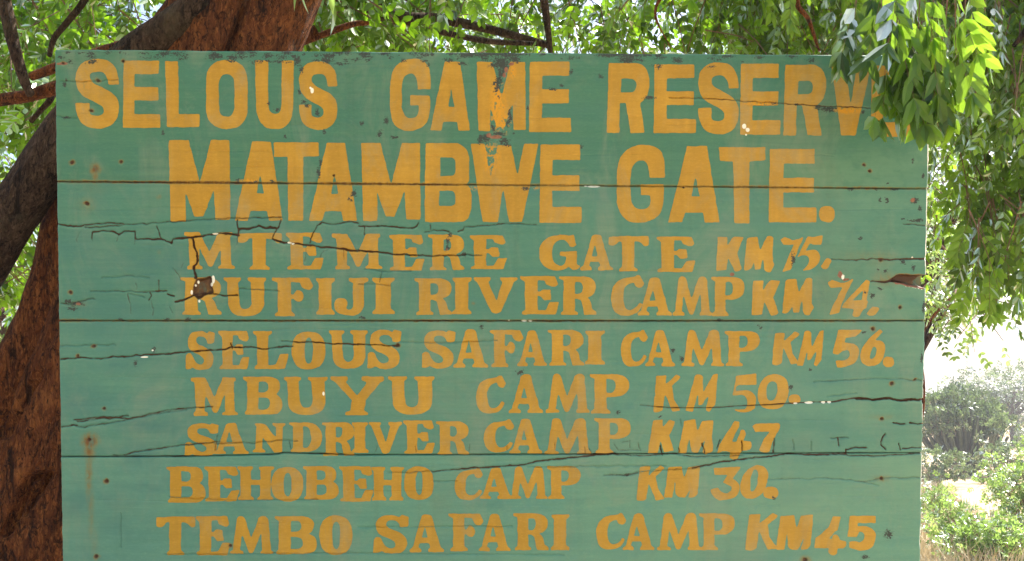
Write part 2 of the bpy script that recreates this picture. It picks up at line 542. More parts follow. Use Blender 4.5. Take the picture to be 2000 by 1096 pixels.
# bottom planks
RF("190,415 480,400", 1.0, 1.2, .6); RF("480,405 700,385 850,375 1060,360 1200,335 1400,310 1680,288", 2.0, 2.8, .9)
RF("1600,430 1750,425 1820,410", 1.4, 1.8, .7); RF("480,465 640,465", 1, 1, .45); RF("1100,375 2000,365", 1.0, 1.0, .4)
for s in ("720,230 722,275", "965,235 972,275", "1280,215 1275,262", "1470,240 1480,290", "1500,250 1515,280", "1770,205 1768,250", "1720,215 1760,208", "370,240 375,280", "120,240 110,280", "1660,225 1690,262 1830,265", "1820,215 1832,265"):
    RF(s, 1.3, 1.0, .7, .5)
RG("0,280 220,283 350,275 480,290 640,288 800,283", 1.6, 1.2, .8); RG("480,360 545,352 640,330 740,315 880,300 1000,285 1060,275 1200,280 1440,278 1440,250 1480,240 1560,235", 2.0, 2.6)
RG("1440,280 1540,290 1700,283 1920,272", 1.8, 2.0, .8); RG("1680,155 1655,200 1660,225 1685,252", 2.2); RG("1385,180 1388,222", 1.8); RG("1340,180 1450,175", 1.6, 1, .6)
RG("1765,210 1778,250", 1.6); RG("1790,240 1925,232", 1.6); RG("1730,85 1800,90", 2.4); RG("1830,85 1925,90", 2.4); RG("990,180 985,265", 1.6); RG("1105,190 1110,250", 1.2, 1, .5); RG("1220,200 1215,250", 1, 1, .45)
RG("410,60 412,100", 1, 1, .4); RG("655,190 640,240", 1.6); RG("790,190 795,260", 1.4); RG("545,210 560,270", 2.2, 1.6); RG("285,225 300,285", 3.0, 1.5); RG("395,240 400,265", 1.6)
RG("950,432 1060,432 1300,425 1450,435 1560,450 1640,425 1925,422", 1.0, 1.2, .6); RG("1560,450 1640,470", 1, .8, .4)
RG("-30,400 60,405 140,385 270,378 540,360", 1.0, 1.2, .6)
crack("235,1003 236,1070", 1, 1, .35); crack("320,1083 700,1081 1100,1084", 1, 1, .35); crack("330,971 470,978 620,975", 1, 1, .35); crack("700,1030 1000,1028", .8, .8, .3)
for q in range(70):      # short faint hair splits along the grain all over the boards
    rq = random.Random(q * 7 + 3)
    u, v, L = rq.uniform(120, 1750), rq.uniform(110, 1090), rq.uniform(30, 190)
    crack("%g,%g %g,%g %g,%g" % (u, v, u + L * .5, v + rq.uniform(-2, 2), u + L, v + rq.uniform(-3, 3)), .7, .7, rq.uniform(.18, .34), .3, jag=1.5)

# the hole broken through the first letter of the fourth line
HOLE = [(382, 545.5), (412, 540.5), (415, 545), (413.5, 559), (418, 571), (400, 577), (388, 586), (376, 577), (377.5, 562)]
def poly_sdf(P, pu, pv):
    """signed distance, positive inside"""
    ins = np.zeros(pu.shape, bool); dm = np.full(pu.shape, 1e9)
    n = len(P)
    for i in range(n):
        ax, ay = P[i]; bx, by = P[(i + 1) % n]
        d, _ = seg_dist(pu, pv, ax, ay, bx, by)
        dm = np.minimum(dm, d)
        if ay != by:
            c = ((ay > pv) != (by > pv)) & (pu < (bx - ax) * (pv - ay) / (by - ay) + ax)
            ins ^= c
    return np.where(ins, dm, -dm)
a, b = win(360, 525, 435, 600)
hs = poly_sdf(HOLE, GU[a, b] + wob[0][a, b] * 4, GV[a, b] + wob[1][a, b] * 4)
mDepth[a, b] = np.maximum(mDepth[a, b], np.clip((hs + 1) / 5, 0, 1) * .011)
mRust[a, b] = np.maximum(mRust[a, b], np.clip((hs + 1.5) / 2.0, 0, 1.15))
mCrack[a, b] = np.maximum(mCrack[a, b], np.where(hs > 0, np.clip(.80 - hs * .03, .50, .80) + .45 * (fbm(GU[a, b] / 5, GV[a, b] / 5, 0, 77, 3) - .5), 0))
for u, v, ru, rv in ((416.5, 546, 3.4, 8.0), (413, 556, 3, 4), (385.5, 551.5, 2.0, 3.5), (374.5, 571, 2.2, 4.5), (389.5, 588.5, 2.0, 3.0), (381, 558, 1.5, 2.5)):
    blob(mPale, u, v, ru, rv, 1, .6, 2)
# broken notch in the right-hand end
NOTCH = [(1737, 547), (1752, 537), (1795, 537.5), (1830, 541), (1830, 574), (1808, 562), (1790, 560.5), (1757, 553)]
a, b = win(1720, 520, 1835, 585)
ns = poly_sdf(NOTCH, GU[a, b] + wob[0][a, b] * 4, GV[a, b] + wob[1][a, b] * 4)
mDepth[a, b] = np.maximum(mDepth[a, b], np.clip((ns + 1) / 4, 0, 1) * .015)
mRust[a, b] = np.maximum(mRust[a, b], np.clip((ns + 4) / 4, 0, 1.1))
mCrack[a, b] = np.maximum(mCrack[a, b], np.where(ns > 0, np.clip(.48 + .05 * (554 - GV[a, b]) + .015 * (1775 - GU[a, b]), .42, .95), 0))
for u in np.arange(1750, 1802, 3): blob(mRed, u, 553 + (u - 1750) * .19, 3.2, 2.4, .95, .8, 5)
for u in np.arange(1770, 1806, 6): blob(mPale, u, 557 + (u - 1757) * .19, 1.6, 1.0, .9, .8, 4)

# grey chips
rng = np.random.default_rng(5)
for k in range(115):                    # scattered flaking along the top edge
    u = rng.uniform(120, 1000) if k < 85 else rng.uniform(1000, 1800)
    v = 99 + 6e-3 * (u - 107) + abs(rng.normal(0, 12))
    s = rng.uniform(2.5, 7.5)
    blob(mChip, u, v, s * rng.uniform(1, 2.6), s * rng.uniform(.5, 1.0), rng.uniform(.55, .9), 1.3, 7)
for u, v, ru, rv in ((711, 107, 11, 8), (752, 104, 10, 4), (880, 103, 16, 3), (915, 106, 22, 6), (950, 106, 30, 6.5), (990, 106, 30, 7), (1020, 104, 14, 6), (1004, 116, 12, 6), (978, 120, 16, 8), (1062, 105, 9, 4), (1085, 104, 8, 4),
                     (1190, 107, 24, 5), (1230, 108, 30, 6), (1262, 106, 14, 5), (1225, 116, 18, 6), (1287, 107, 8, 5), (1323, 117, 10, 6), (640, 110, 9, 6), (560, 104, 10, 5), (470, 103, 12, 4), (580, 118, 7, 9), (588, 135, 4, 8), (660, 103, 12, 4), (420, 108, 14, 4), (320, 104, 10, 4),
                     (967, 128, 12, 6), (983, 128, 10, 9), (978, 142, 7, 10), (974, 157, 6, 8), (970, 164, 8, 6), (974, 172, 5, 4), (969, 176, 4, 4), (975, 190, 3, 4), (996, 225, 3.5, 14), (992, 240, 3, 8), (965, 252, 5, 5), (950, 270, 10, 9), (975, 262, 12, 4), (985, 275, 10, 6), (938, 272, 5, 10), (990, 283, 7, 4),
                     (962, 250, 3, 6), (1081, 174, 8, 3), (1097, 168, 4, 3), (1115, 140, 2.5, 6), (1031, 212, 2.5, 5), (1004, 262, 3, 3), (1174, 148, 4, 4), (1136, 285, 3, 3), (836, 128, 3, 4), (742, 262, 5, 6), (755, 236, 4, 7), (770, 268, 8, 3), (706, 240, 4, 4), (585, 178, 3, 6), (592, 200, 5, 4), (600, 208, 4, 4), (621, 220, 4, 7), (634, 258, 4, 5), (525, 204, 3, 4), (542, 215, 5, 3), (690, 378, 5, 6), (683, 390, 3, 4), (626, 318, 3, 8), (622, 336, 3, 10), (318, 260, 3, 4), (125, 165, 4, 6), (130, 155, 3, 4), (130, 230, 7, 3), (556, 267, 3, 3),
                     (1268, 192, 12, 3), (1617, 213, 16, 5), (1600, 210, 8, 4), (1685, 218, 4, 3), (1795, 215, 14, 5), (1810, 190, 8, 10), (1790, 165, 8, 8), (1513, 203, 6, 2.5),
                     (466, 352, 4, 4), (498, 354, 6, 2.5), (531, 356, 4, 2.5), (1028, 367, 7, 3.5), (1790, 431, 14, 3), (1765, 427, 4, 2), (1786, 392, 7, 5), (1795, 408, 4, 5), (1718, 390, 3, 5), (1732, 392, 3, 5), (1660, 369, 7, 3), (1748, 370, 8, 3), (1712, 371, 4, 2), (1734, 358, 3, 2), (1783, 312, 2.5, 5), (1803, 344, 3, 4),
                     (874, 470, 4.5, 6), (873, 484, 5, 6), (907, 497, 5, 4), (880, 458, 4, 3), (709, 621, 7, 3), (150, 593, 14, 4), (133, 588, 8, 4), (140, 602, 8, 3), (1015, 728, 7, 5), (940, 638, 5, 4), (1208, 806, 4, 4), (1765, 512, 4, 4), (1785, 524, 4, 4), (1730, 528, 3, 3), (1716, 527, 2.5, 3), (1720, 565, 6, 2.5), (1703, 577, 4, 4), (1690, 572, 2.5, 4), (1485, 641, 4, 3), (1480, 635, 3, 2), (1686, 649, 5, 2.5), (1545, 756, 3.5, 4), (1582, 722, 3, 3), (1314, 684, 4, 4), (1331, 700, 4, 4), (1407, 624, 5, 3), (1290, 812, 4, 2), (236, 624, 7, 3), (325, 624, 6, 3), (368, 624, 6, 3), (300, 682, 4, 6), (264, 711, 3, 6), (1225, 926, 8, 2.5), (1680, 465, 3, 3),
                     (1549, 505, 4, 12), (1808, 660, 3, 12), (1806, 600, 3, 16), (1812, 470, 2.5, 14), (1800, 700, 3, 10), (1512, 973, 3, 3), (1735, 1043, 8, 9), (1690, 1088, 8, 4), (1555, 205, 6, 3)):
    blob(mChip, u, v, ru * 1.15, rv * 1.15, .86, 1.3, 8)
for u, v, ru, rv in ((998, 125, 6, 3), (988, 136, 4, 6), (984, 147, 4, 6), (955, 264, 5, 5), (968, 268, 12, 3), (1430, 537, 5, 4), (1640, 537, 5, 7), (1652, 546, 7, 3), (120, 124, 11, 3), (152, 594, 5, 3), (1782, 391, 5, 3), (872, 487, 2, 3)):
    blob(mRed, u, v, ru, rv, .9, .9, 6)
for u, v, ru, rv in ((610, 177, 3.5, 5.5), (606, 172, 2, 2.5), (1453, 247, 4, 5), (1460, 254, 4, 4), (1457, 263, 2, 2), (1646, 541, 3, 5), (1160, 364.4, 13, 1.9), (1144, 364, 3, 1.2), (1024, 626.8, 6, 1.8), (1036, 627, 4, 1.6), (1554, 788, 4, 1.8), (1580, 786.5, 8, 2.2), (1608, 786, 4, 2.2), (1620, 786, 4, 2.2), (420, 456.5, 6, 1.8), (565, 474, 4, 2), (572, 476, 3, 2), (1782, 503, 2, 1.5), (282, 697.5, 8, 1.6), (632, 769, 2, 4), (994, 626, 2, 1.4), (1012, 96, 4, 1.5), (298, 684, 2, 2)):
    blob(mPale, u, v, ru, rv, 1, .6, 2)  # white flecks; those on the joints paint in sky showing through gaps
for u, v, ru, rv, s in ((972, 205, 14, 45, 1), (985, 240, 12, 18, 1), (968, 238, 12, 16, 1), (960, 310, 14, 26, 1), (955, 290, 14, 12, .9), (1002, 140, 6, 14, .8), (484, 353, 18, 4, 1), (835, 357, 8, 4, .8), (925, 367, 8, 4, .8), (1045, 366, 8, 4, .8), (1480, 202, 28, 4, 1), (1655, 216, 26, 6, 1), (172, 165, 16, 10, .35)):
    blob(mYel, u, v, ru, rv, s, .9, 6)

# nail holes and rust bleeding from them
NAILS = [(141, 317, 4.6), (236, 316, 4.2), (170, 398, 5.2), (192, 157, 4.6), (178, 217, 4.4), (122, 123, 4), (240, 120, 4.2), (1688, 322, 3.8), (1698, 334, 3.6), (138, 571, 4.2), (183, 677, 4.4), (152, 695, 4), (203, 798, 4.4), (174, 859, 4.6), (208, 940, 5), (188, 1087, 5.2), (1743, 749, 4.8), (1723, 818, 4.6), (1722, 934, 4.8), (1720, 508, 4.6), (1758, 600, 4), (1705, 642, 4.6), (1573, 1094, 6), (450, 1066, 4), (777, 675, 4.6), (1815, 252, 3), (1792, 257, 4), (651, 342, 3), (1335, 366, 3.2), (1787, 741, 3.2)]
for u, v, r in NAILS:
    blob(mCrack, u, v, r * .78, r * .66, .9, .9, 4)
    blob(mRust, u, v, r * 1.25, r * 1.05, .8, 1.1, 6)
    blob(mDepth, u, v, r * .7, r * .6, .004, .8, 3)
for u, v, ru, rv, s in ((186, 330, 9, 10, .95), (186, 345, 6, 14, .6), (176, 862, 14, 14, 1.0), (174, 880, 10, 18, .75), (174, 925, 6, 50, .62), (178, 1000, 6, 50, .42), (185, 1060, 8, 36, .25), (170, 400, 14, 14, .35), (1725, 815, 32, 6, .30), (1720, 510, 30, 10, .25), (1700, 500, 60, 10, .28), (1730, 545, 22, 12, .5), (310, 385, 5, 5, .5), (1722, 934, 18, 6, .4), (310, 492, 4, 4, .4), (185, 372, 30, 14, .16), (150, 594, 18, 6, .4), (920, 590, 4, 3, .1), (1573, 1094, 9, 8, .9), (925, 592, 4, 3, .5), (310, 1040, 7, 9, .0), (165, 355, 50, 4, .6)):
    blob(mRust, u, v, ru, rv, s, 1.5, 4)
# lit lower lip of every split painted as a pale line, dark smear above
lip = np.zeros_like(mCrack); lip[4:] = mCrack[:-4]
mBleachLit = np.maximum(mBleachLit, np.clip(lip - mCrack, 0, 1) * (.3 + .9 * fbm(GU / 30, GV / 30, 0, 71, 3)))
up = np.zeros_like(mCrack); up[:-3] = mCrack[3:]
mDampSmear = np.maximum(mDampSmear, np.clip(up - mCrack, 0, 1) * .6)
# pale areas right and low down: fading plus the board's light gradient painted in
for k in range(90):
    u = rng.uniform(900, 1820); v = rng.uniform(300, 1100)
    w_ = np.clip((u - 1000) / 800, 0, 1) * .7 + np.clip((v - 600) / 500, 0, 1) * .5
    blob(mBleachLit, u, v, rng.uniform(60, 170), rng.uniform(20, 60), float(np.clip(w_ * rng.uniform(.4, 1.1), 0, .9)), 2.0, 30)
# damp bluish patches
for k in range(60):
    blob(mDampSmear, rng.uniform(110, 700), rng.uniform(430, 1090), rng.uniform(25, 90), rng.uniform(10, 34), rng.uniform(.3, .9), 1.8, 20)
for k in range(90):
    blob(mDampSmear, rng.uniform(110, 1810), rng.uniform(100, 1090), rng.uniform(20, 110), rng.uniform(8, 30), rng.uniform(.15, .55), 1.8, 20)
for k in range(26):
    blob(mDampSmear, rng.uniform(1300, 1800), rng.uniform(820, 900), rng.uniform(15, 40), rng.uniform(8, 24), rng.uniform(.2, .6), 1.8, 20)


def samp(m, u, v):
    x = np.clip(np.asarray(u) - U0, 0, UW - 1.001); y = np.clip(np.asarray(v) - V0, 0, VH - 1.001)
    ix, iy = x.astype(int), y.astype(int)
    fx, fy = x - ix, y - iy
    return (m[iy, ix] * (1 - fx) * (1 - fy) + m[iy, ix + 1] * fx * (1 - fy) + m[iy + 1, ix] * (1 - fx) * fy + m[iy + 1, ix + 1] * fx * fy)


for v in np.arange(100, 1110, 1.5):       # sunlit rim of the right-hand arris, painted in as pale chips
    e_ = 1818 - (v - 110) * .0213
    blob(mPale, e_ - .6, v, 2.3, 2.0, float(np.clip(vnoise(v * .02, 3.3, 0, 8) * 1.5 - .1, 0, .9)) * (1.0 if v < 520 else .6), .8, 1)
mDepth += (fbm(GU / 60, GV / 7, 0, 41, 3) - .5) * .0007 + (fbm(GU / 300, GV / 60, 0, 51, 2) - .5) * .002


def wear_attrs(me, u, v):
    for nm, ms in (("wear1", (mCrack, mChip, mRust, mPale)), ("wear2", (mYel, mDampSmear, mRed, mBleachLit))):
        at_ = me.attributes.new(nm, 'FLOAT_COLOR', 'POINT')
        d = np.stack([samp(m, u, v) for m in ms], -1).astype(np.float32)
        at_.data.foreach_set("color", d.ravel())


def edge_u(v, left):
    v = np.asarray(v, float)
    if left:
        return 107 + (v - 97) * .01502 + (fbm(v / 16, 3.1, 0, 61, 3) - .5) * 2.0
    e = 1818 - (v - 110) * .0213 + (fbm(v / 12, 9.1, 0, 62, 3) - .5) * 3.0
    e = e - 21 * np.clip(1 - np.abs(v - 550) / 13, 0, 1) ** .6 - 2.5 * np.exp(-((v - 503) / 5) ** 2) - 2.5 * np.exp(-((v - 784) / 4) ** 2)
    return e


STEP = 1.25
sign = empty("sign_board", tuple(BO))
Rm = Matrix((tuple(BX), tuple(-BN), tuple(BZ))).transposed()
sign.rotation_euler = Rm.to_euler()
tag(sign, "large weathered green plank board with hand painted orange lettering standing under the trees", "sign")


def top_v(u):
    return 97 + 6.8e-3 * (np.asarray(u) - 107) + (fbm(np.asarray(u) / 26, 1.7, 0, 63, 3) - .5) * 2.2


def build_plank(k):
    topf = top_v if k == 0 else (lambda u: joint_v(k - 1, u))
    botf = (lambda u: joint_v(k, u)) if k < 3 else (lambda u: np.full(np.shape(u), 1168.0))
    nv = int((botf(900.) - topf(900.)) / STEP); nu = int(1712 / STEP)
    s = np.linspace(0, 1, nu)[None, :]; t = np.linspace(0, 1, nv)[:, None]
    ua = 107 + s * 1710 + 0 * t
    v = topf(ua) * (1 - t) + botf(ua) * t
    l, r = edge_u(v, True), edge_u(v, False)
    u = l * (1 - s) + r * s
    v = topf(u) * (1 - t) + botf(u) * t
    d = samp(mDepth, u, v)
    # slightly rounded arris at the ends and along the joints
    e = np.minimum(np.minimum(u - l, r - u), 6.0)
    d = d + .0030 * np.clip(1 - e / 3.0, 0, 1) ** 2
    ev = np.minimum(v - topf(u), botf(u) - v)
    d = d + .0030 * np.clip(1 - ev / 2.0, 0, 1) ** 1.5
    P = uv2loc(u, v, d)
    idx = np.arange(nu * nv).reshape(nv, nu)
    quads = np.stack([idx[:-1, :-1], idx[1:, :-1], idx[1:, 1:], idx[:-1, 1:]], -1).reshape(-1, 4)
    # edges, back face 32 mm behind
    border = np.concatenate([idx[0, :-1], idx[:-1, -1], idx[-1, :0:-1], idx[:0:-1, 0]])
    nb = len(border)
    back = P[border].copy(); back[:, 1] = .032
    n0 = len(P)
    bi = n0 + np.arange(nb)
    side = np.stack([border, np.roll(border, -1), np.roll(bi, -1), bi], -1)
    V = np.concatenate([P, back])
    corners = bi[[0, nu - 1, nu - 1 + nv - 1, 2 * (nu - 1) + nv - 1]]
    bp = np.array([[corners[0], corners[1], corners[2], corners[3]]])
    o = mesh_obj("plank", V, [quads, side, bp], GREENS[k], sign, smooth=False)
    wear_attrs(o.data, np.concatenate([u.ravel(), u.ravel()[border]]), np.concatenate([v.ravel(), v.ravel()[border]]))
    sm = np.ones(len(o.data.polygons), bool); sm[len(quads):] = False
    o.data.polygons.foreach_set("use_smooth", sm)
    return o


for k in range(4):
    build_plank(k)

# ---- lettering: outlines in a unit box ('~' marks the control point of a curve, '|' starts a counter)
BLOCK = {
 'S': "1,.36 ~1,0 .52,0 ~.02,0 0,.28 ~0,.47 .25,.56 .5,.635 ~.655,.68 .655,.745 ~.655,.823 .49,.823 ~.31,.823 .32,.755 .32,.635 0,.64 0,.67 ~.02,1 .5,1 ~1,1 1,.69 ~1,.535 .74,.45 .5,.38 ~.32,.33 .32,.26 ~.32,.18 .52,.178 ~.73,.17 .76,.365",
 'E': "0.02,0 .96,0 .96,.195 .31,.195 .3,.395 .95,.395 .95,.59 .3,.59 .3,.8 1,.8 1,1 0,1",
 'L': "0,0 .37,0 .39,.81 1,.81 1,1 .05,1",
 'O': "0,.33 ~0,0 .48,0 ~1,0 1,.33 1,.68 ~1,1 .5,1 ~0,1 0,.68 | .3,.38 ~.3,.2 .5,.2 ~.69,.2 .69,.38 .69,.65 ~.69,.83 .5,.83 ~.3,.83 .3,.65",
 'U': "0,0 .33,0 .33,.62 ~.33,.78 .52,.78 ~.69,.78 .69,.62 .69,0 1,0 .98,.65 ~.98,1 .52,1 ~.03,1 .02,.65",
 'G': "1,.42 1,.28 ~1,0 .58,0 ~0,0 0,.4 0,.65 ~0,1 .45,1 ~.98,1 .98,.68 .98,.51 .5,.51 .5,.645 .71,.645 .71,.7 ~.71,.83 .52,.83 ~.28,.83 .28,.62 .28,.42 ~.28,.2 .52,.2 ~.68,.2 .69,.42",
 'A': "0,1 .37,0 .75,0 1,1 .72,1 .68,.875 .33,.875 .27,1 | .45,.66 .53,.385 .62,.66",
 'M': "0,0 .32,0 .505,.54 .69,0 .99,0 1,.98 .76,.98 .735,.6 .56,.94 .415,.94 .265,.61 .27,1 .03,1",
 'N': "0.07,0 .36,0 .52,.4 .74,0 1,0 .94,1 .70,1 .72,.45 .6,.75 .5,.95 .38,.95 .3,.6 .24,1 0,1",
 'T': "0,0 1,0 1,.17 .655,.18 .655,1 .335,1 .315,.18 .02,.18",
 'B': "0.02,0 .7,0 ~.95,.05 .95,.2 .95,.4 ~.95,.5 .88,.52 ~.99,.56 1,.66 1,.82 ~.95,1 .78,1 0,1 | .33,.18 .33,.42 .55,.42 ~.66,.42 .66,.36 .66,.25 ~.66,.19 .58,.18 | .31,.6 .3,.8 .55,.8 ~.66,.8 .66,.75 .66,.68 ~.66,.6 .58,.6",
 'W': "0,0 .2,0 .29,.46 .40,.02 .59,.02 .69,.42 .79,0 1,0 .755,1 .57,1 .475,.55 .395,1 .175,1",
 'V': "0,0 .35,0 .48,.6 .66,0 1,0 .6,1 .25,1",
 'R': "0.05,0 .65,0 ~1,0 1,.28 ~1,.5 .78,.57 .89,1 .57,1 .45,.57 .31,.57 .29,1 0,1 | .34,.22 .33,.42 .55,.42 ~.7,.42 .7,.32 ~.7,.22 .55,.22",
 '.': "0,.5 ~0,0 .5,0 ~1,0 1,.5 ~1,1 .5,1 ~0,1",
}
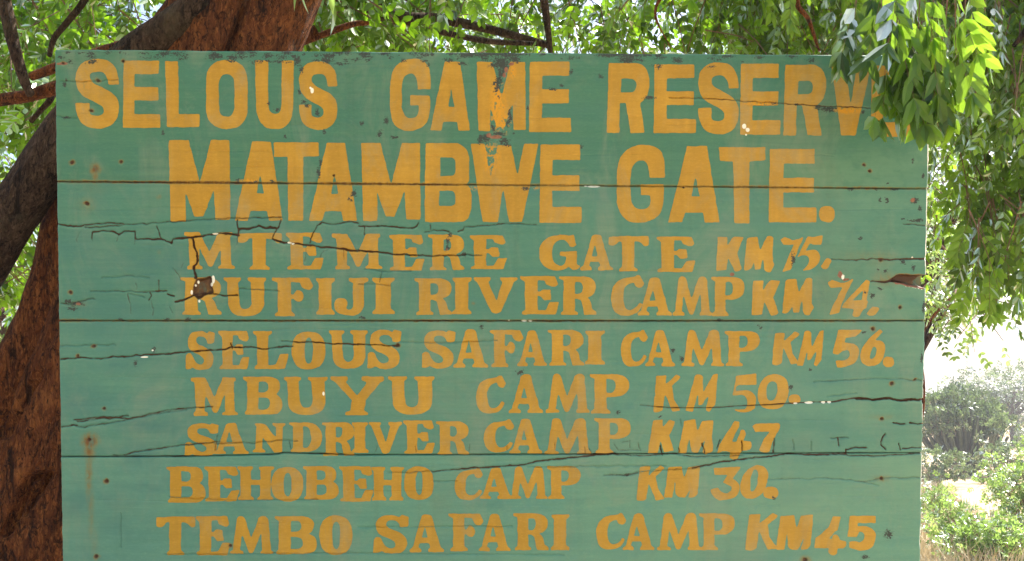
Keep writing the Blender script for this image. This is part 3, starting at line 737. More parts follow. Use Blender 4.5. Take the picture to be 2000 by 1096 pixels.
SLAB = {
 'M': "0,0 .3,0 .5,.55 .68,0 .95,0 .95,.08 .91,.1 .93,.88 1,.93 1,.98 .67,.98 .67,.93 .73,.88 .73,.4 .56,.9 ~.52,.94 .48,.9 .3,.4 .29,.88 .36,.93 .36,1 .06,1 .06,.93 .11,.88 .08,.12 0,.08",
 'm': "0,1 0,.94 .06,.9 .15,.1 ~.17,0 .24,0 ~.31,0 .34,.08 .48,.6 .66,.06 ~.7,0 .77,0 ~.86,0 .88,.1 .94,.9 1,.94 1,1 .7,1 .7,.94 .74,.9 .72,.42 .53,.95 ~.48,1.02 .43,.95 .27,.44 .22,.9 .3,.94 .3,1",
 'T': "0,.02 ~.5,-.01 1,0 1,.24 ~.93,.32 .86,.24 ~.8,.14 .64,.14 .63,.88 .72,.95 .72,1 .27,1 .27,.95 .34,.88 .33,.14 ~.24,.14 .22,.2 ~.1,.32 0,.24",
 'E': "0,0 .9,.0 .97,.2 ~.92,.29 .82,.26 .67,.2 .63,.1 .44,.09 .44,.41 .52,.41 .58,.35 .77,.36 .8,.62 .62,.63 .53,.52 .44,.5 .44,.91 .65,.91 .77,.69 1,.68 .91,1 .03,1 .03,.94 .13,.89 .11,.15 0,.06",
 'R': "0,0 .65,0 ~.98,.03 .98,.28 ~.98,.5 .72,.55 ~.86,.6 .88,.85 .99,.93 1,1 .68,1 .6,.65 ~.55,.58 .42,.58 .42,.9 .5,.95 .5,1 .05,1 .05,.95 .12,.9 .12,.1 0,.06 | .42,.13 .42,.46 .52,.46 ~.64,.44 .64,.29 ~.64,.14 .52,.13",
 'G': ".83,0 .9,.28 ~.82,.36 .74,.33 ~.7,.13 .55,.13 ~.3,.16 .3,.5 ~.3,.86 .52,.88 ~.64,.88 .66,.62 .5,.58 .5,.48 .92,.46 .9,.8 ~.95,.9 1,.86 ~.98,1 .82,1 .72,.9 ~.6,1.01 .4,1 ~0,.98 0,.52 ~0,.05 .5,0 ~.65,.0 .72,.04",
 'A': "0,1 0,.95 .1,.88 .35,.06 ~.38,0 .5,0 ~.62,0 .64,.06 .9,.88 1,.94 1,1 .55,1 .55,.94 .62,.88 .58,.76 .29,.76 .25,.88 .34,.94 .34,1 | .345,.62 .445,.27 .54,.62",
 'U': "0,0 .4,0 .4,.06 .33,.12 .36,.6 ~.37,.82 .5,.82 ~.66,.82 .66,.58 .64,.12 .56,.06 .56,0 1,0 1,.06 .94,.12 .95,.62 ~.95,1 .5,1 ~.1,1 .1,.62 .08,.12 0,.06",
 'F': "0,0 .9,0 1,.2 ~.95,.33 .85,.3 ~.72,.28 .68,.12 .45,.1 .45,.44 .52,.44 .6,.32 ~.74,.33 .76,.48 ~.74,.62 .64,.62 ~.55,.6 .52,.54 .45,.54 .46,.88 .55,.95 .55,1 .06,1 .06,.95 .14,.88 .13,.12 0,.06",
 'I': "0,0 1,0 1,.06 .82,.14 .82,.86 1,.94 1,1 0,1 0,.94 .15,.86 .15,.14 0,.06",
 'J': ".42,0 1,0 1,.08 .86,.14 .86,.7 ~.84,1 .45,1 ~0,1 0,.72 ~0,.54 .2,.54 ~.4,.55 .36,.74 ~.3,.82 .42,.86 ~.56,.86 .55,.68 .55,.14 .42,.08",
 'V': "0,0 .38,0 .38,.06 .32,.12 .52,.66 .66,.12 .6,.06 .6,0 1,0 1,.06 .92,.12 .62,.94 ~.5,1.03 .4,.94 .08,.12 0,.06",
 'C': ".86,0 1,.2 ~.94,.34 .82,.31 ~.7,.28 .7,.18 ~.36,.2 .36,.5 ~.36,.85 .55,.87 ~.75,.86 .86,.68 .96,.72 ~.85,1 .42,1 ~0,1 0,.55 ~0,.08 .6,.06 ~.75,.05 .78,0",
 'P': "0,0 .6,0 ~1,0 1,.27 ~1,.56 .6,.58 .42,.58 .42,.88 .52,.95 .52,1 .03,1 .03,.95 .12,.88 .12,.12 0,.06 | .42,.12 .42,.48 .52,.48 ~.66,.46 .66,.28 ~.66,.13 .52,.12",
 'S': "1,.05 .98,.28 ~.9,.34 .76,.3 ~.72,.14 .52,.13 ~.34,.14 .36,.26 ~.38,.34 .6,.4 ~.95,.5 .95,.72 ~.95,1 .52,1 ~.36,1 .24,.93 ~.14,1 0,.98 .02,.62 .1,.57 ~.2,.56 .24,.66 ~.34,.86 .5,.87 ~.66,.86 .64,.74 ~.6,.65 .38,.58 ~.08,.5 .08,.28 ~.08,0 .5,0 ~.62,0 .74,.06 .8,0",
 'L': "0,0 .52,0 .52,.06 .42,.12 .42,.91 .64,.89 ~.7,.8 .76,.62 1,.6 ~.95,.85 .9,1 .05,1 .05,.94 .12,.88 .1,.12 0,.06",
 'O': "0,.5 ~0,0 .5,0 ~1,0 1,.5 ~1,1 .5,1 ~0,1 | .38,.5 ~.38,.15 .51,.15 ~.64,.15 .64,.5 ~.64,.86 .51,.86 ~.38,.86",
 'B': "0,0 .65,0 ~.93,.02 .93,.24 ~.93,.42 .8,.46 ~1,.52 1,.74 ~1,1 .68,1 .04,1 .04,.95 .1,.88 .1,.12 0,.06 | .38,.12 .38,.42 .52,.42 ~.64,.4 .64,.27 ~.64,.13 .52,.12 | .38,.54 .38,.87 .52,.87 ~.68,.86 .68,.7 ~.68,.55 .52,.54",
 'Y': "0,0 .32,0 .32,.08 .27,.14 .5,.5 .7,.14 .58,.1 .58,0 1,0 1,.1 .92,.15 .66,.62 .62,.88 .7,.94 .7,1 .28,1 .28,.94 .38,.88 .4,.62 .06,.12 0,.08",
 'N': ".05,.02 ~.2,-.02 .36,.02 .72,.5 .72,.12 .62,.06 .62,0 1,0 1,.06 .92,.12 .9,1 .66,1 .3,.45 .28,.88 .38,.94 .38,1 0,1 0,.94 .08,.88 .12,.1",
 'D': "0,0 .5,0 ~1,.02 1,.5 ~1,1 .5,1 .04,1 .04,.94 .12,.88 .12,.12 0,.06 | .42,.12 .42,.87 .5,.87 ~.68,.85 .68,.5 ~.68,.14 .5,.12",
 'H': "0,0 .42,0 .42,.06 .36,.12 .36,.4 .64,.4 .64,.12 .58,.06 .58,0 1,0 1,.06 .92,.12 .9,.88 .97,.94 .97,1 .55,1 .55,.94 .62,.88 .62,.54 .36,.54 .36,.88 .44,.94 .44,1 .02,1 .02,.94 .08,.88 .08,.12 0,.06",
 # brush-written distances
 'k': ".05,.03 .41,.03 .38,.36 ~.55,.05 .68,.02 1,.04 .75,.5 .93,.9 ~.92,1 .68,1 .43,.58 .37,.96 0,.99",
 'n': "0,.95 .1,.1 ~.12,.02 .44,.03 .53,.42 .76,.02 ~.9,-.03 .96,.05 .93,.7 1,.8 .86,1 ~.7,1.02 .66,.9 .64,.52 .53,.92 .36,.94 .33,.7 ~.25,1 0,.95",
 'q': ".12,.05 .48,.03 .42,.3 .85,0 1,.06 ~1,.12 .68,.3 .75,.65 1,.93 .7,.97 .42,.45 .35,.92 ~.2,1.02 0,.97",
 'w': "0,.97 .12,.05 .48,.02 .55,.42 .68,.05 1,0 .93,.85 ~.85,1.02 .68,.96 .8,.55 .58,.98 ~.35,1.0 .32,.85 .3,.4 .22,.98",
 'x': ".2,.02 .55,0 .55,.25 .8,0 1,.05 ~1,.15 .8,.45 .97,.9 .62,.95 .48,.6 .42,.8 .35,.98 0,.98",
 'z': "0,.95 .18,.05 .48,0 .55,.35 .68,.05 1,.02 .95,.5 1,.9 .8,1 .7,.95 .78,.55 .55,.95 .38,.93 .32,.5 .22,.98",
 'y': "0,.97 .3,.05 ~.42,-.03 .52,.08 .54,.5 .84,.03 .98,.0 .9,.8 .72,1 .62,.95 .76,.48 .5,.8 .4,.82 .4,.4 .28,.8 .22,.98",
 '1': "0,.1 .18,.02 .5,.12 .8,.08 1,0 .8,.28 .6,.6 .44,.93 .07,1 .33,.6 .6,.22 .12,.24",
 '2': ".42,.03 .6,.05 1,0 .92,.25 .7,.26 .5,.22 .3,.45 ~.86,.3 .88,.62 ~.85,.95 .2,1 .42,.85 ~.6,.6 .3,.56 ~.12,.56 0,.63",
 '3': ".88,0 1,.05 .9,.55 .95,.58 .88,.75 .78,.78 .62,.97 ~.5,1.02 .38,.95 .46,.78 0,.75 .05,.66 | .8,.25 .72,.55 .36,.56",
 '4': ".2,0 1,0 .78,.17 .45,.2 .38,.35 ~.93,.32 .9,.62 ~.85,1 .15,1 .12,.83 .4,.82 ~.65,.78 .58,.58 ~.5,.5 .35,.56 .18,.65 0,.63",
 '5': ".78,0 .9,.06 .55,.3 ~1,.28 1,.5 ~.95,.98 .4,.98 ~0,.98 0,.68 ~.05,.4 .78,0 | .4,.62 ~.33,.82 .45,.8 ~.65,.75 .65,.55 ~.6,.42 .5,.48",
 '6': ".15,.06 .95,0 .97,.28 .3,.28 .15,.32 .12,.45 ~.95,.35 .95,.7 .9,.88 ~.6,1.02 .25,.98 0,.92 .5,.92 ~.7,.8 .55,.62 ~.45,.52 .2,.55 0,.55",
 '7': "0,.6 ~.02,.05 .52,0 ~.98,0 1,.4 ~1,.98 .5,1 ~0,1 0,.6 | .27,.52 ~.27,.22 .48,.2 ~.66,.2 .65,.45 ~.6,.78 .45,.76 ~.27,.78 .27,.52",
 '8': ".5,0 .62,.03 .62,.15 .4,.55 .55,.55 .68,.25 ~.8,.2 .82,.35 .74,.52 .95,.54 ~1.02,.65 .93,.75 .7,.78 .58,.98 ~.45,1.03 .36,.95 .4,.8 .15,.78 0,.85 .05,.65",
 '9': "0,.1 .1,.02 .95,0 ~1.05,.1 .85,.35 .7,.65 .6,.95 ~.4,1.03 .22,.9 .4,.55 .62,.28 .1,.28",
 'a': ".1,.02 1,0 .72,.36 ~1,.42 .97,.68 ~.9,1 .3,1 ~.05,.9 0,.68 .25,.62 ~.35,.8 .55,.8 ~.78,.72 .7,.58 .42,.46 .5,.36 .6,.22 .15,.24",
 'b': "0,.6 ~.1,.1 .6,0 ~1,0 1,.35 ~.9,.98 .35,1 ~0,1 0,.6 | .35,.6 ~.35,.2 .52,.12 ~.68,.12 .65,.35 ~.62,.75 .42,.8 ~.34,.78 .35,.6",
 'c': ".58,0 .83,0 .72,.35 .62,.38 .45,.56 .55,.58 .6,.48 ~.75,.42 .78,.6 .98,.64 ~1.02,.74 .9,.8 .72,.8 .7,.95 ~.55,1.04 .44,.9 .46,.8 0,.8 .05,.55 .15,.5 .45,.28",
 'd': ".08,0 1,0 1,.2 .35,.2 .35,.3 ~1,.25 1,.6 ~1,1 .45,1 .05,.92 .05,.75 ~.3,.72 .4,.78 ~.62,.75 .6,.55 ~.55,.42 .4,.45 .32,.6 0,.6",
 '.': "0,.5 ~0,0 .5,0 ~1,0 1,.5 ~1,1 .5,1 ~0,1",
 ',': "0,.75 .45,.1 ~.6,0 .8,.1 ~1,.15 1,.3 .7,.85 ~.45,1.02 .2,.95",
}
LINES = [
 ("large block capitals of the top heading line", BLOCK, "S 148 232 115.4 251;E 240.4 313 119 249.5;L 323 389.5 120 248;O 403 483.4 117.5 251.6;U 499 574 118.4 252.5;S 584.5 658.6 120 253.4;G 762.4 841 115.4 255.5;A 840.4 917.5 120.5 254.6;M 931.6 1026.4 121.4 256;E 1033.6 1115 121 257.6;R 1185 1268 123.5 259.4;E 1277 1359 126.3 259.6;S 1364 1442.5 122 262;E 1445.7 1523.8 125 262.7;R 1530 1613 127 264.3;V 1623.7 1701 128 264.3;E 1701 1778 129 266.5"),
 ("large block capitals of the second heading line", BLOCK, "M 330 449.5 274 432.5;A 458.5 552 277 431;T 534 622.6 278.6 431;A 604 697 279.5 431;M 706 821 279.5 431.6;B 829.6 920.5 280 433.4;W 920 1051.6 281 433.4;E 1054 1135.6 282.5 435;G 1205 1298 283 435;A 1305.5 1405 286 434;T 1404 1494.5 288 436;E 1502 1594 291.5 434;. 1599.5 1630 403 434"),
 ("first line of smaller slab serif lettering, crossed by a long crack", SLAB, "M 360 458.5 454 526;T 465 550 455.5 526;E 559 632.5 455 526;M 649 746.5 457 526;E 760 829 459 528;R 836.5 907.6 458.5 527.5;E 917.5 989.5 460 525.5;G 1053.4 1133.5 459 527.5;A 1133.5 1197.4 459 527.5;T 1189 1267 461.5 529.6;E 1282.5 1358 462.5 531;k 1399 1452 461 530;n 1453 1512.5 461 531;1 1524.5 1570 461.5 531.5;2 1556.5 1607 460 529;, 1604 1623 504 526"),
 ("second line of slab serif lettering with a hole broken through its first letter", SLAB, "R 352 433 542.5 614.5;U 437.5 520 542.5 617.5;F 532 611.5 543 617.5;I 617.5 653.5 543.5 614.5;J 653.5 719.5 543 616;I 727.6 770.5 543 613;R 810 883 544 614.5;I 883.6 921 542.5 613.6;V 925.6 1010.5 542 613;E 1017 1091.5 540 613.6;R 1092 1165 540 614.5;C 1193.5 1258 537.4 616.6;A 1245.7 1312 542 616;m 1314 1389.6 540 616;P 1389 1453.6 541 617;k 1468 1523.5 546 616.5;n 1527.6 1589 543 615;1 1616 1666 545 615;3 1644 1698 546.5 619.6;, 1692 1717 598 617.5"),
 ("third line of slab serif lettering, just below the middle joint", SLAB, "S 362.5 419.5 647 722.6;E 427.6 487.6 647 720.5;L 494.5 563.5 647 720.5;O 569.5 635.5 647.6 721.4;U 642.4 717.4 645.5 720.5;S 717.4 783.4 644 720.5;S 824 889 645.5 719.6;A 886 952.6 643.4 717.5;F 956.5 1021.6 645 716.6;A 1010.5 1068.4 645.5 714.5;R 1069.6 1141 644.6 713.6;I 1143.4 1180.6 646.4 711.5;C 1212.6 1265 644.6 716;A 1260 1318.7 644.6 715;m 1330.7 1414 644.6 715;P 1415 1483.5 647 715;q 1507.7 1560.7 648 714;y 1556 1610 645 716;4 1626 1683.5 644.6 717.6;5 1680.4 1729 643.6 716;. 1724.5 1746.5 697 717"),
 ("fourth line of slab serif lettering, cut by the right hand crack", SLAB, "M 373 464.5 737.6 812;B 475.6 551.5 736.4 809.6;U 554.5 639.4 736.4 810.5;Y 646 750 735.5 810.5;U 758.5 848.5 735.5 809.6;C 930.4 988 734 807.5;A 994 1060.6 731.6 806.6;m 1066.6 1151.5 730.4 806;P 1152.4 1228 731 807.5;q 1276 1329 731 806.5;y 1338.6 1403 730 805;6 1431 1479 730 806;7 1480 1540 731 799.5;. 1541 1563 770.6 789"),
 ("fifth line of slab serif lettering, sitting on the lowest joint", SLAB, "S 361 427 827 891;A 418 485.5 826.4 886.4;N 493.6 557.5 827 883.4;D 565 628.6 825.5 882.5;R 628.6 692.5 825 890;I 688 718.6 825.5 884;V 720.4 784.6 824.6 887;E 788 849 821.6 885.5;R 851.5 916 823.4 888;C 945.4 1004.5 819.5 883.4;A 995.5 1058.5 818.6 885.5;m 1064.5 1154.5 817 887;P 1161 1231.6 817 885.5;x 1265.5 1317 819.5 886.6;z 1324.4 1392.8 819.5 887.6;8 1400.7 1469 822 897;9 1470 1524 826.8 885"),
 ("sixth line of slab serif lettering, on the lowest plank", SLAB, "B 325 401.5 911.6 981.5;E 399.4 467.5 911.6 979;H 464.5 535 911.6 976.4;O 530.5 592 912.5 980;B 592 661 911 975.5;E 662.5 729.4 911 979.4;H 725.5 789.4 912.5 977;O 789.4 847 911 976.4;C 888.4 943.6 914 976.4;A 937 1000.6 914 974;m 995.5 1069 911 974;P 1069 1133.5 911 974;q 1243.5 1297.6 909 979;w 1297.6 1367 910 973;a 1387.4 1446 912.5 977;b 1445.7 1500 908.7 974;. 1491 1520 950.6 974"),
 ("bottom line of slab serif lettering", SLAB, "T 306 381 1009.5 1084;E 382.6 450 1008.6 1084;m 450 534 1008.6 1082;B 536.5 618.4 1008.6 1082;O 624 688 1007 1084;S 728.7 798.4 1006 1081.5;A 800 867 1005 1078;F 876 944 1003.6 1076;A 935 997.6 1004 1076;R 1003 1071 1003 1074;I 1076.7 1111.6 1005 1074;C 1165 1223 1002 1073;A 1216 1278 1003 1074;m 1283.6 1369.6 1002 1074;P 1366 1435 1003 1074;q 1455.7 1518.5 1002 1076;w 1516 1588 1005 1075;c 1590.5 1653 1009 1085.5;d 1655.6 1710 1008 1075"),
]


def contours(spec):
    out = []
    for part in spec.split("|"):
        pts = []
        for q in part.split():
            c = q.startswith("~")
            x, y = q.lstrip("~").split(",")
            pts.append((float(x), float(y), c))
        P, n = [], len(pts)
        for i in range(n):
            x, y, c = pts[i]
            if not c: P.append((x, y)); continue
            p, q = pts[i - 1], pts[(i + 1) % n]
            for s in np.linspace(0, 1, 9)[1:-1]:
                P.append(((1 - s) ** 2 * p[0] + 2 * s * (1 - s) * x + s * s * q[0], (1 - s) ** 2 * p[1] + 2 * s * (1 - s) * y + s * s * q[1]))
        out.append(P)
    return out


def letter_mesh(spec, x0, x1, y0, y1, seed):
    """paint film of one letter, clipped on a fine lattice so that it follows every dent and crack of the board"""
    C = [[(x0 + p[0] * (x1 - x0), y0 + p[1] * (y1 - y0)) for p in c] for c in contours(spec)]
    st = 1.15
    us = np.arange(x0 - 5, x1 + 5, st); vs = np.arange(y0 - 5, y1 + 5, st)
    u, v = np.meshgrid(us, vs)
    f = poly_sdf(C[0], u, v)
    for h in C[1:]: f = np.minimum(f, -poly_sdf(h, u, v))
    g = f.copy()
    for _ in range(2):                 # round the corners as a loaded brush does
        p = np.pad(g, 1, mode='edge')
        g = (p[:-2, 1:-1] + p[2:, 1:-1] + p[1:-1, :-2] + p[1:-1, 2:] + 2 * g) / 6
    f = g + .35 + (fbm(u / 11 + seed * 7.3, v / 11, 0, 91, 3) - .5) * 2.4
    nvv, nuu = f.shape
    idx = np.arange(nvv * nuu).reshape(nvv, nuu)
    a, b, c, d = f[:-1, :-1], f[1:, :-1], f[1:, 1:], f[:-1, 1:]
    full = (a > 0) & (b > 0) & (c > 0) & (d > 0)
    some = ((a > 0) | (b > 0) | (c > 0) | (d > 0)) & ~full
    I = idx[:-1, :-1][full]
    used, inv = np.unique(np.stack([I, I + nuu, I + nuu + 1, I + 1], -1).ravel(), return_inverse=True)
    quads = inv.reshape(-1, 4)
    U = list(u.ravel()[used]); V = list(v.ravel()[used])
    polys = {}
    for r, q in zip(*np.nonzero(some)):
        cell = [(us[q], vs[r], f[r, q]), (us[q], vs[r + 1], f[r + 1, q]), (us[q + 1], vs[r + 1], f[r + 1, q + 1]), (us[q + 1], vs[r], f[r, q + 1])]
        pts = []
        for i in range(4):
            p, n = cell[i], cell[(i + 1) % 4]
            if p[2] > 0: pts.append((p[0], p[1]))
            if (p[2] > 0) != (n[2] > 0):
                s = p[2] / (p[2] - n[2])
                pts.append((p[0] + (n[0] - p[0]) * s, p[1] + (n[1] - p[1]) * s))
        if len(pts) < 3: continue
        base = len(U)
        for p in pts: U.append(p[0]); V.append(p[1])
        polys.setdefault(len(pts), []).append([base + i for i in range(len(pts))])
    return np.array(U), np.array(V), quads, polys


for li, (lab, font, spec) in enumerate(LINES):
    AU, AV, n = [], [], 0
    byk = {}
    for ci, item in enumerate(spec.split(";")):
        ch, x0, x1, y0, y1 = item.split()
        U, V, Q, polys = letter_mesh(font[ch], float(x0), float(x1), float(y0), float(y1), li * 40 + ci)
        byk.setdefault(4, []).append(Q + n)
        for k, p in polys.items(): byk.setdefault(k, []).append(np.array(p) + n)
        AU.append(U); AV.append(V); n += len(U)
    U = np.concatenate(AU); V = np.concatenate(AV)
    dep = samp(mDepth, U, V) - .0005
    o = mesh_obj("lettering", uv2loc(U, V, dep), [np.concatenate(x) for x in byk.values()], ORANGE, sign)
    wear_attrs(o.data, U, V)
    tag(o, lab)

# posts and rails behind the board
RAW = simple("raw_grey_timber", [(.3, (.12, .09, .07)), (.7, (.26, .21, .16))], 10, .85, (3, 3, .3), .5, .004)


def box_verts(x0, x1, y0, y1, z0, z1):
    return np.array([[x, y, z] for z in (z0, z1) for y in (y0, y1) for x in (x0, x1)]), np.array([[0, 2, 3, 1], [4, 5, 7, 6], [0, 1, 5, 4], [2, 6, 7, 3], [0, 4, 6, 2], [1, 3, 7, 5]])


zt = uv2loc([1000.], [110.])[0][2]; zb = -float(BO[2]) / math.cos(LEAN) - .35
for xx in (-.82, .78):
    v, f = box_verts(xx - .05, xx + .05, .034, .124, zb, zt - .06)
    mesh_obj("post", v, [f], RAW, sign)


# ------------------------------------------------------------------ trees
def catmull(P, n):
    P = np.asarray(P, float)
    P = np.concatenate([[2 * P[0] - P[1]], P, [2 * P[-1] - P[-2]]])
    m = len(P) - 3
    t = np.linspace(0, m, n); i = np.minimum(t.astype(int), m - 1); f = (t - i)[:, None]
    p0, p1, p2, p3 = P[i], P[i + 1], P[i + 2], P[i + 3]
    return .5 * (2 * p1 + (p2 - p0) * f + (2 * p0 - 5 * p1 + 4 * p2 - p3) * f * f + (3 * p1 - p0 - 3 * p2 + p3) * f ** 3)


def tube(pts, rad, n=40, seg=20, amp=0.0, seed=0, cap=True, grooves=None):
    """tapering limb along a smooth course; amp is the depth of the bark's ridges"""
    C = catmull(np.column_stack([np.asarray(pts, float), np.asarray(rad, float)]), n)
    P, R = C[:, :3], np.maximum(C[:, 3], .0008)
    T = np.gradient(P, axis=0); T /= np.linalg.norm(T, axis=1)[:, None]
    ref = np.array([0, 1.0, 0]) if abs(T[0][1]) < .9 else np.array([1.0, 0, 0])
    A = np.cross(T, ref); A /= np.linalg.norm(A, axis=1)[:, None]
    B = np.cross(T, A)
    th = np.linspace(0, 2 * np.pi, seg, endpoint=False)
    ct, sn = np.cos(th)[None, :, None], np.sin(th)[None, :, None]
    D = A[:, None] * ct + B[:, None] * sn
    rr = np.repeat(R[:, None], seg, 1)
    V = P[:, None] + D * rr[..., None]
    if amp:
        s = np.concatenate([[0], np.cumsum(np.linalg.norm(np.diff(P, axis=0), axis=1))])[:, None]
        cx, cy = np.cos(th)[None] * R[:, None], np.sin(th)[None] * R[:, None]
        ridge = 1 - 2 * np.abs(fbm(cx * 22 + 9, cy * 22 + 9, s * 5 + 0 * cx, seed, 4) - .5) * 2
        lump = fbm(cx * 5 + 5, cy * 5 + 5, s * 1.6 + 0 * cx, seed + 9, 3) - .5
        V = V + D * (amp * (ridge - .6) + amp * 3.0 * lump + 0)[..., None]
        if grooves is not None: V = V + D * grooves(V)[..., None]
    V = V.reshape(-1, 3)
    i = np.arange(n - 1)[:, None] * seg; j = np.arange(seg)[None, :]; k = (j + 1) % seg
    F = np.stack([i + j, i + k, i + seg + k, i + seg + j], -1).reshape(-1, 4)
    if cap:
        V = np.concatenate([V, P[-1:] + T[-1:] * R[-1] * .5])
        e = (n - 1) * seg
        tri = np.stack([e + np.arange(seg), e + (np.arange(seg) + 1) % seg, np.full(seg, len(V) - 1)], -1)
        return V, [F, tri]
    return V, [F]


def join(parts):
    V, by, n = [], {}, 0
    for v, fs in parts:
        for f in fs: by.setdefault(f.shape[1], []).append(f + n)
        V.append(v); n += len(v)
    return np.concatenate(V), [np.concatenate(x) for x in by.values()]


def unit(a):
    return a / np.maximum(np.linalg.norm(a, axis=-1, keepdims=True), 1e-9)


def leaflets_to_mesh(B, D, N, L, Wd, tint, curl=.12):
    """each leaflet: pointed oval of six vertices, curved along its length and folded at the rib"""
    Sd = unit(np.cross(D, N)); Nn = np.cross(Sd, D)
    def pt(t, s, z): return B + D * (L * t)[:, None] + Sd * (Wd * s)[:, None] + Nn * (L * z)[:, None]
    V = np.stack([B, pt(.30, -.46, .03), pt(.30, .46, .03), pt(.68, -.40, -.03), pt(.68, .40, -.03), pt(1.0, 0, -curl), pt(.32, 0, -.03), pt(.68, 0, -.07)], 1)
    n = len(B); o = (np.arange(n) * 8)[:, None]
    tri = np.concatenate([o + [[0, 6, 1]], o + [[0, 2, 6]], o + [[3, 7, 5]], o + [[7, 4, 5]]])
    quad = np.concatenate([o + [[1, 6, 7, 3]], o + [[6, 2, 4, 7]]])
    return V.reshape(-1, 3), tri, quad, np.repeat(tint, 8)


def leafy_crown(name, parent, mat, twigs, rng, n_comp=5, pairs=5, Lf=.055, Wf=.024, comp=.17, droop=.5, tint=(.0, 1.0), rachis=True, twig_r=.003):
    """twigs: (origin, direction, length) arrays; every twig carries n_comp feather leaves of paired leaflets"""
    O, Dr, Ln = (np.asarray(t, float) for t in twigs)
    nt = len(O)
    down = np.array([0, 0, -1.0])
    parts = []
    k = np.repeat(np.arange(nt), n_comp)
    s = np.tile((np.arange(n_comp) + .6) / n_comp, nt) + rng.uniform(-.06, .06, nt * n_comp)
    sag = droop * .35
    P = O[k] + Dr[k] * (Ln[k] * s)[:, None] + down * (sag * Ln[k] * s * s)[:, None]
    rnd = unit(rng.normal(size=(len(k), 3)))
    a = unit(Dr[k] * .55 + rnd * .9 + down * droop)
    cl = comp * rng.uniform(.7, 1.2, len(k))
    nl = pairs * 2 + 1
    kk = np.repeat(np.arange(len(k)), nl)
    q = np.tile(np.arange(nl), len(k))
    pos = np.minimum(q // 2 + 1, pairs) / pairs
    side = np.where(q % 2 == 0, -1.0, 1.0); side = np.where(q == nl - 1, 0, side)
    up = unit(np.cross(a, rnd))
    sv = unit(np.cross(a, up))
    base = P[kk] + a[kk] * (cl[kk] * (.18 + .82 * pos))[:, None] + down * (droop * .35 * cl[kk] * pos * pos)[:, None]
    d = unit(a[kk] * (.55 + .6 * (side == 0))[:, None] + sv[kk] * (side * .9)[:, None] + down * (droop * .75) + rng.normal(size=(len(kk), 3)) * .16)
    nrm = unit(up[kk] + rng.normal(size=(len(kk), 3)) * .35)
    L = Lf * rng.uniform(.75, 1.2, len(kk)) * np.where(pos < .3, .8, 1); Wd = Wf * rng.uniform(.85, 1.15, len(kk))
    tn = np.clip(np.repeat(rng.uniform(tint[0], tint[1], len(k)), nl) + rng.normal(0, .12, len(kk)), 0, 1)
    V, tri, quad, tt = leaflets_to_mesh(base, d, nrm, L, Wd, tn)
    faces3, faces4 = [tri], [quad]
    VV, n = [V], len(V)
    m3, m4 = [np.zeros(len(tri), int)], [np.zeros(len(quad), int)]
    # thin twigs and leaf stalks: three-sided prisms
    segs = []
    e = O + Dr * Ln[:, None] + down * (sag * Ln)[:, None]
    mid = O + Dr * (Ln * .5)[:, None] + down * (sag * Ln * .25)[:, None]
    segs += [(O, mid, np.full(nt, twig_r * 1.4), np.full(nt, twig_r)), (mid, e, np.full(nt, twig_r), np.full(nt, twig_r * .5))]
    if rachis:
        segs.append((P, P + a * cl[:, None] + down * (droop * .35 * cl)[:, None], np.full(len(P), twig_r * .45), np.full(len(P), twig_r * .25)))
    for A, Bq, ra, rb in segs:
        t = unit(Bq - A); u = unit(np.cross(t, np.array([.31, .77, .55]))); w = np.cross(t, u)
        ring = [u, u * -.5 + w * .866, u * -.5 - w * .866]
        vs = np.stack([A + r_ * ra[:, None] for r_ in ring] + [Bq + r_ * rb[:, None] for r_ in ring], 1).reshape(-1, 3)
        o = n + (np.arange(len(A)) * 6)[:, None]
        f = np.concatenate([o + [[0, 1, 4, 3]], o + [[1, 2, 5, 4]], o + [[2, 0, 3, 5]]])
        faces4.append(f); m4.append(np.ones(len(f), int)); VV.append(vs); n += len(vs)
        tt = np.concatenate([tt, np.zeros(len(vs))])
    V = np.concatenate(VV); F3 = np.concatenate(faces3); F4 = np.concatenate(faces4)
    ob = mesh_obj(name, V, [F3, F4], [mat, TWIG], parent, False, np.concatenate(m3 + m4))
    att = ob.data.attributes.new("tint", 'FLOAT', 'POINT')
    att.data.foreach_set("value", tt.astype(np.float32))
    return ob


def twigs_in(rng, n, box, depth, hang=0.0, length=(.25, .55), keep=None, jit=1.0):
    """n twigs whose origins fill the part of the crown between two view directions and two distances"""
    x = rng.uniform(box[0], box[1], n * 3); y = rng.uniform(box[2], box[3], n * 3); z = rng.uniform(depth[0], depth[1], n * 3)
    P = CAM + z[:, None] * (CF + ((x - 1000) / FPX)[:, None] * CR - ((y - 548) / FPX)[:, None] * CU)
    dens = fbm(P[:, 0] * 1.7 + 30, P[:, 1] * 1.7 + 30, P[:, 2] * 1.7 + 30, 17, 3)
    ok = dens > np.quantile(dens, .45)
    if keep is not None: ok &= keep(x, y)
    P = P[ok][:n]
    D = unit(rng.normal(size=(len(P), 3)) * np.array([1, 1, .6]) + np.array([0, 0, -hang]))
    return P, D, rng.uniform(*length, len(P))


def cat(*tw):
    return tuple(np.concatenate([np.asarray(t[i]) for t in tw]) for i in range(3))


rng = np.random.default_rng(12)

# ---- the big leaning tree behind the board
def gpt(x, y): return (x, y, float(ground_z(x, y)) - .15)


def pxl(spec, d):
    """'x,y,width_px' triples -> centres and radii at viewing distance d"""
    P, R = [], []
    for q in spec.split():
        x, y, w = (float(c) for c in q.split(","))
        P.append(at(x, y, d)); R.append(w * .5 * d / FPX)
    return P, R


base = at(120, 1350, 4.1)
bt = empty("leaning_tree", gpt(base[0], base[1]))
tag(bt, "big red barked leaning tree with forked trunk directly behind the left end of the board", "tree")
off = np.array(bt.location)


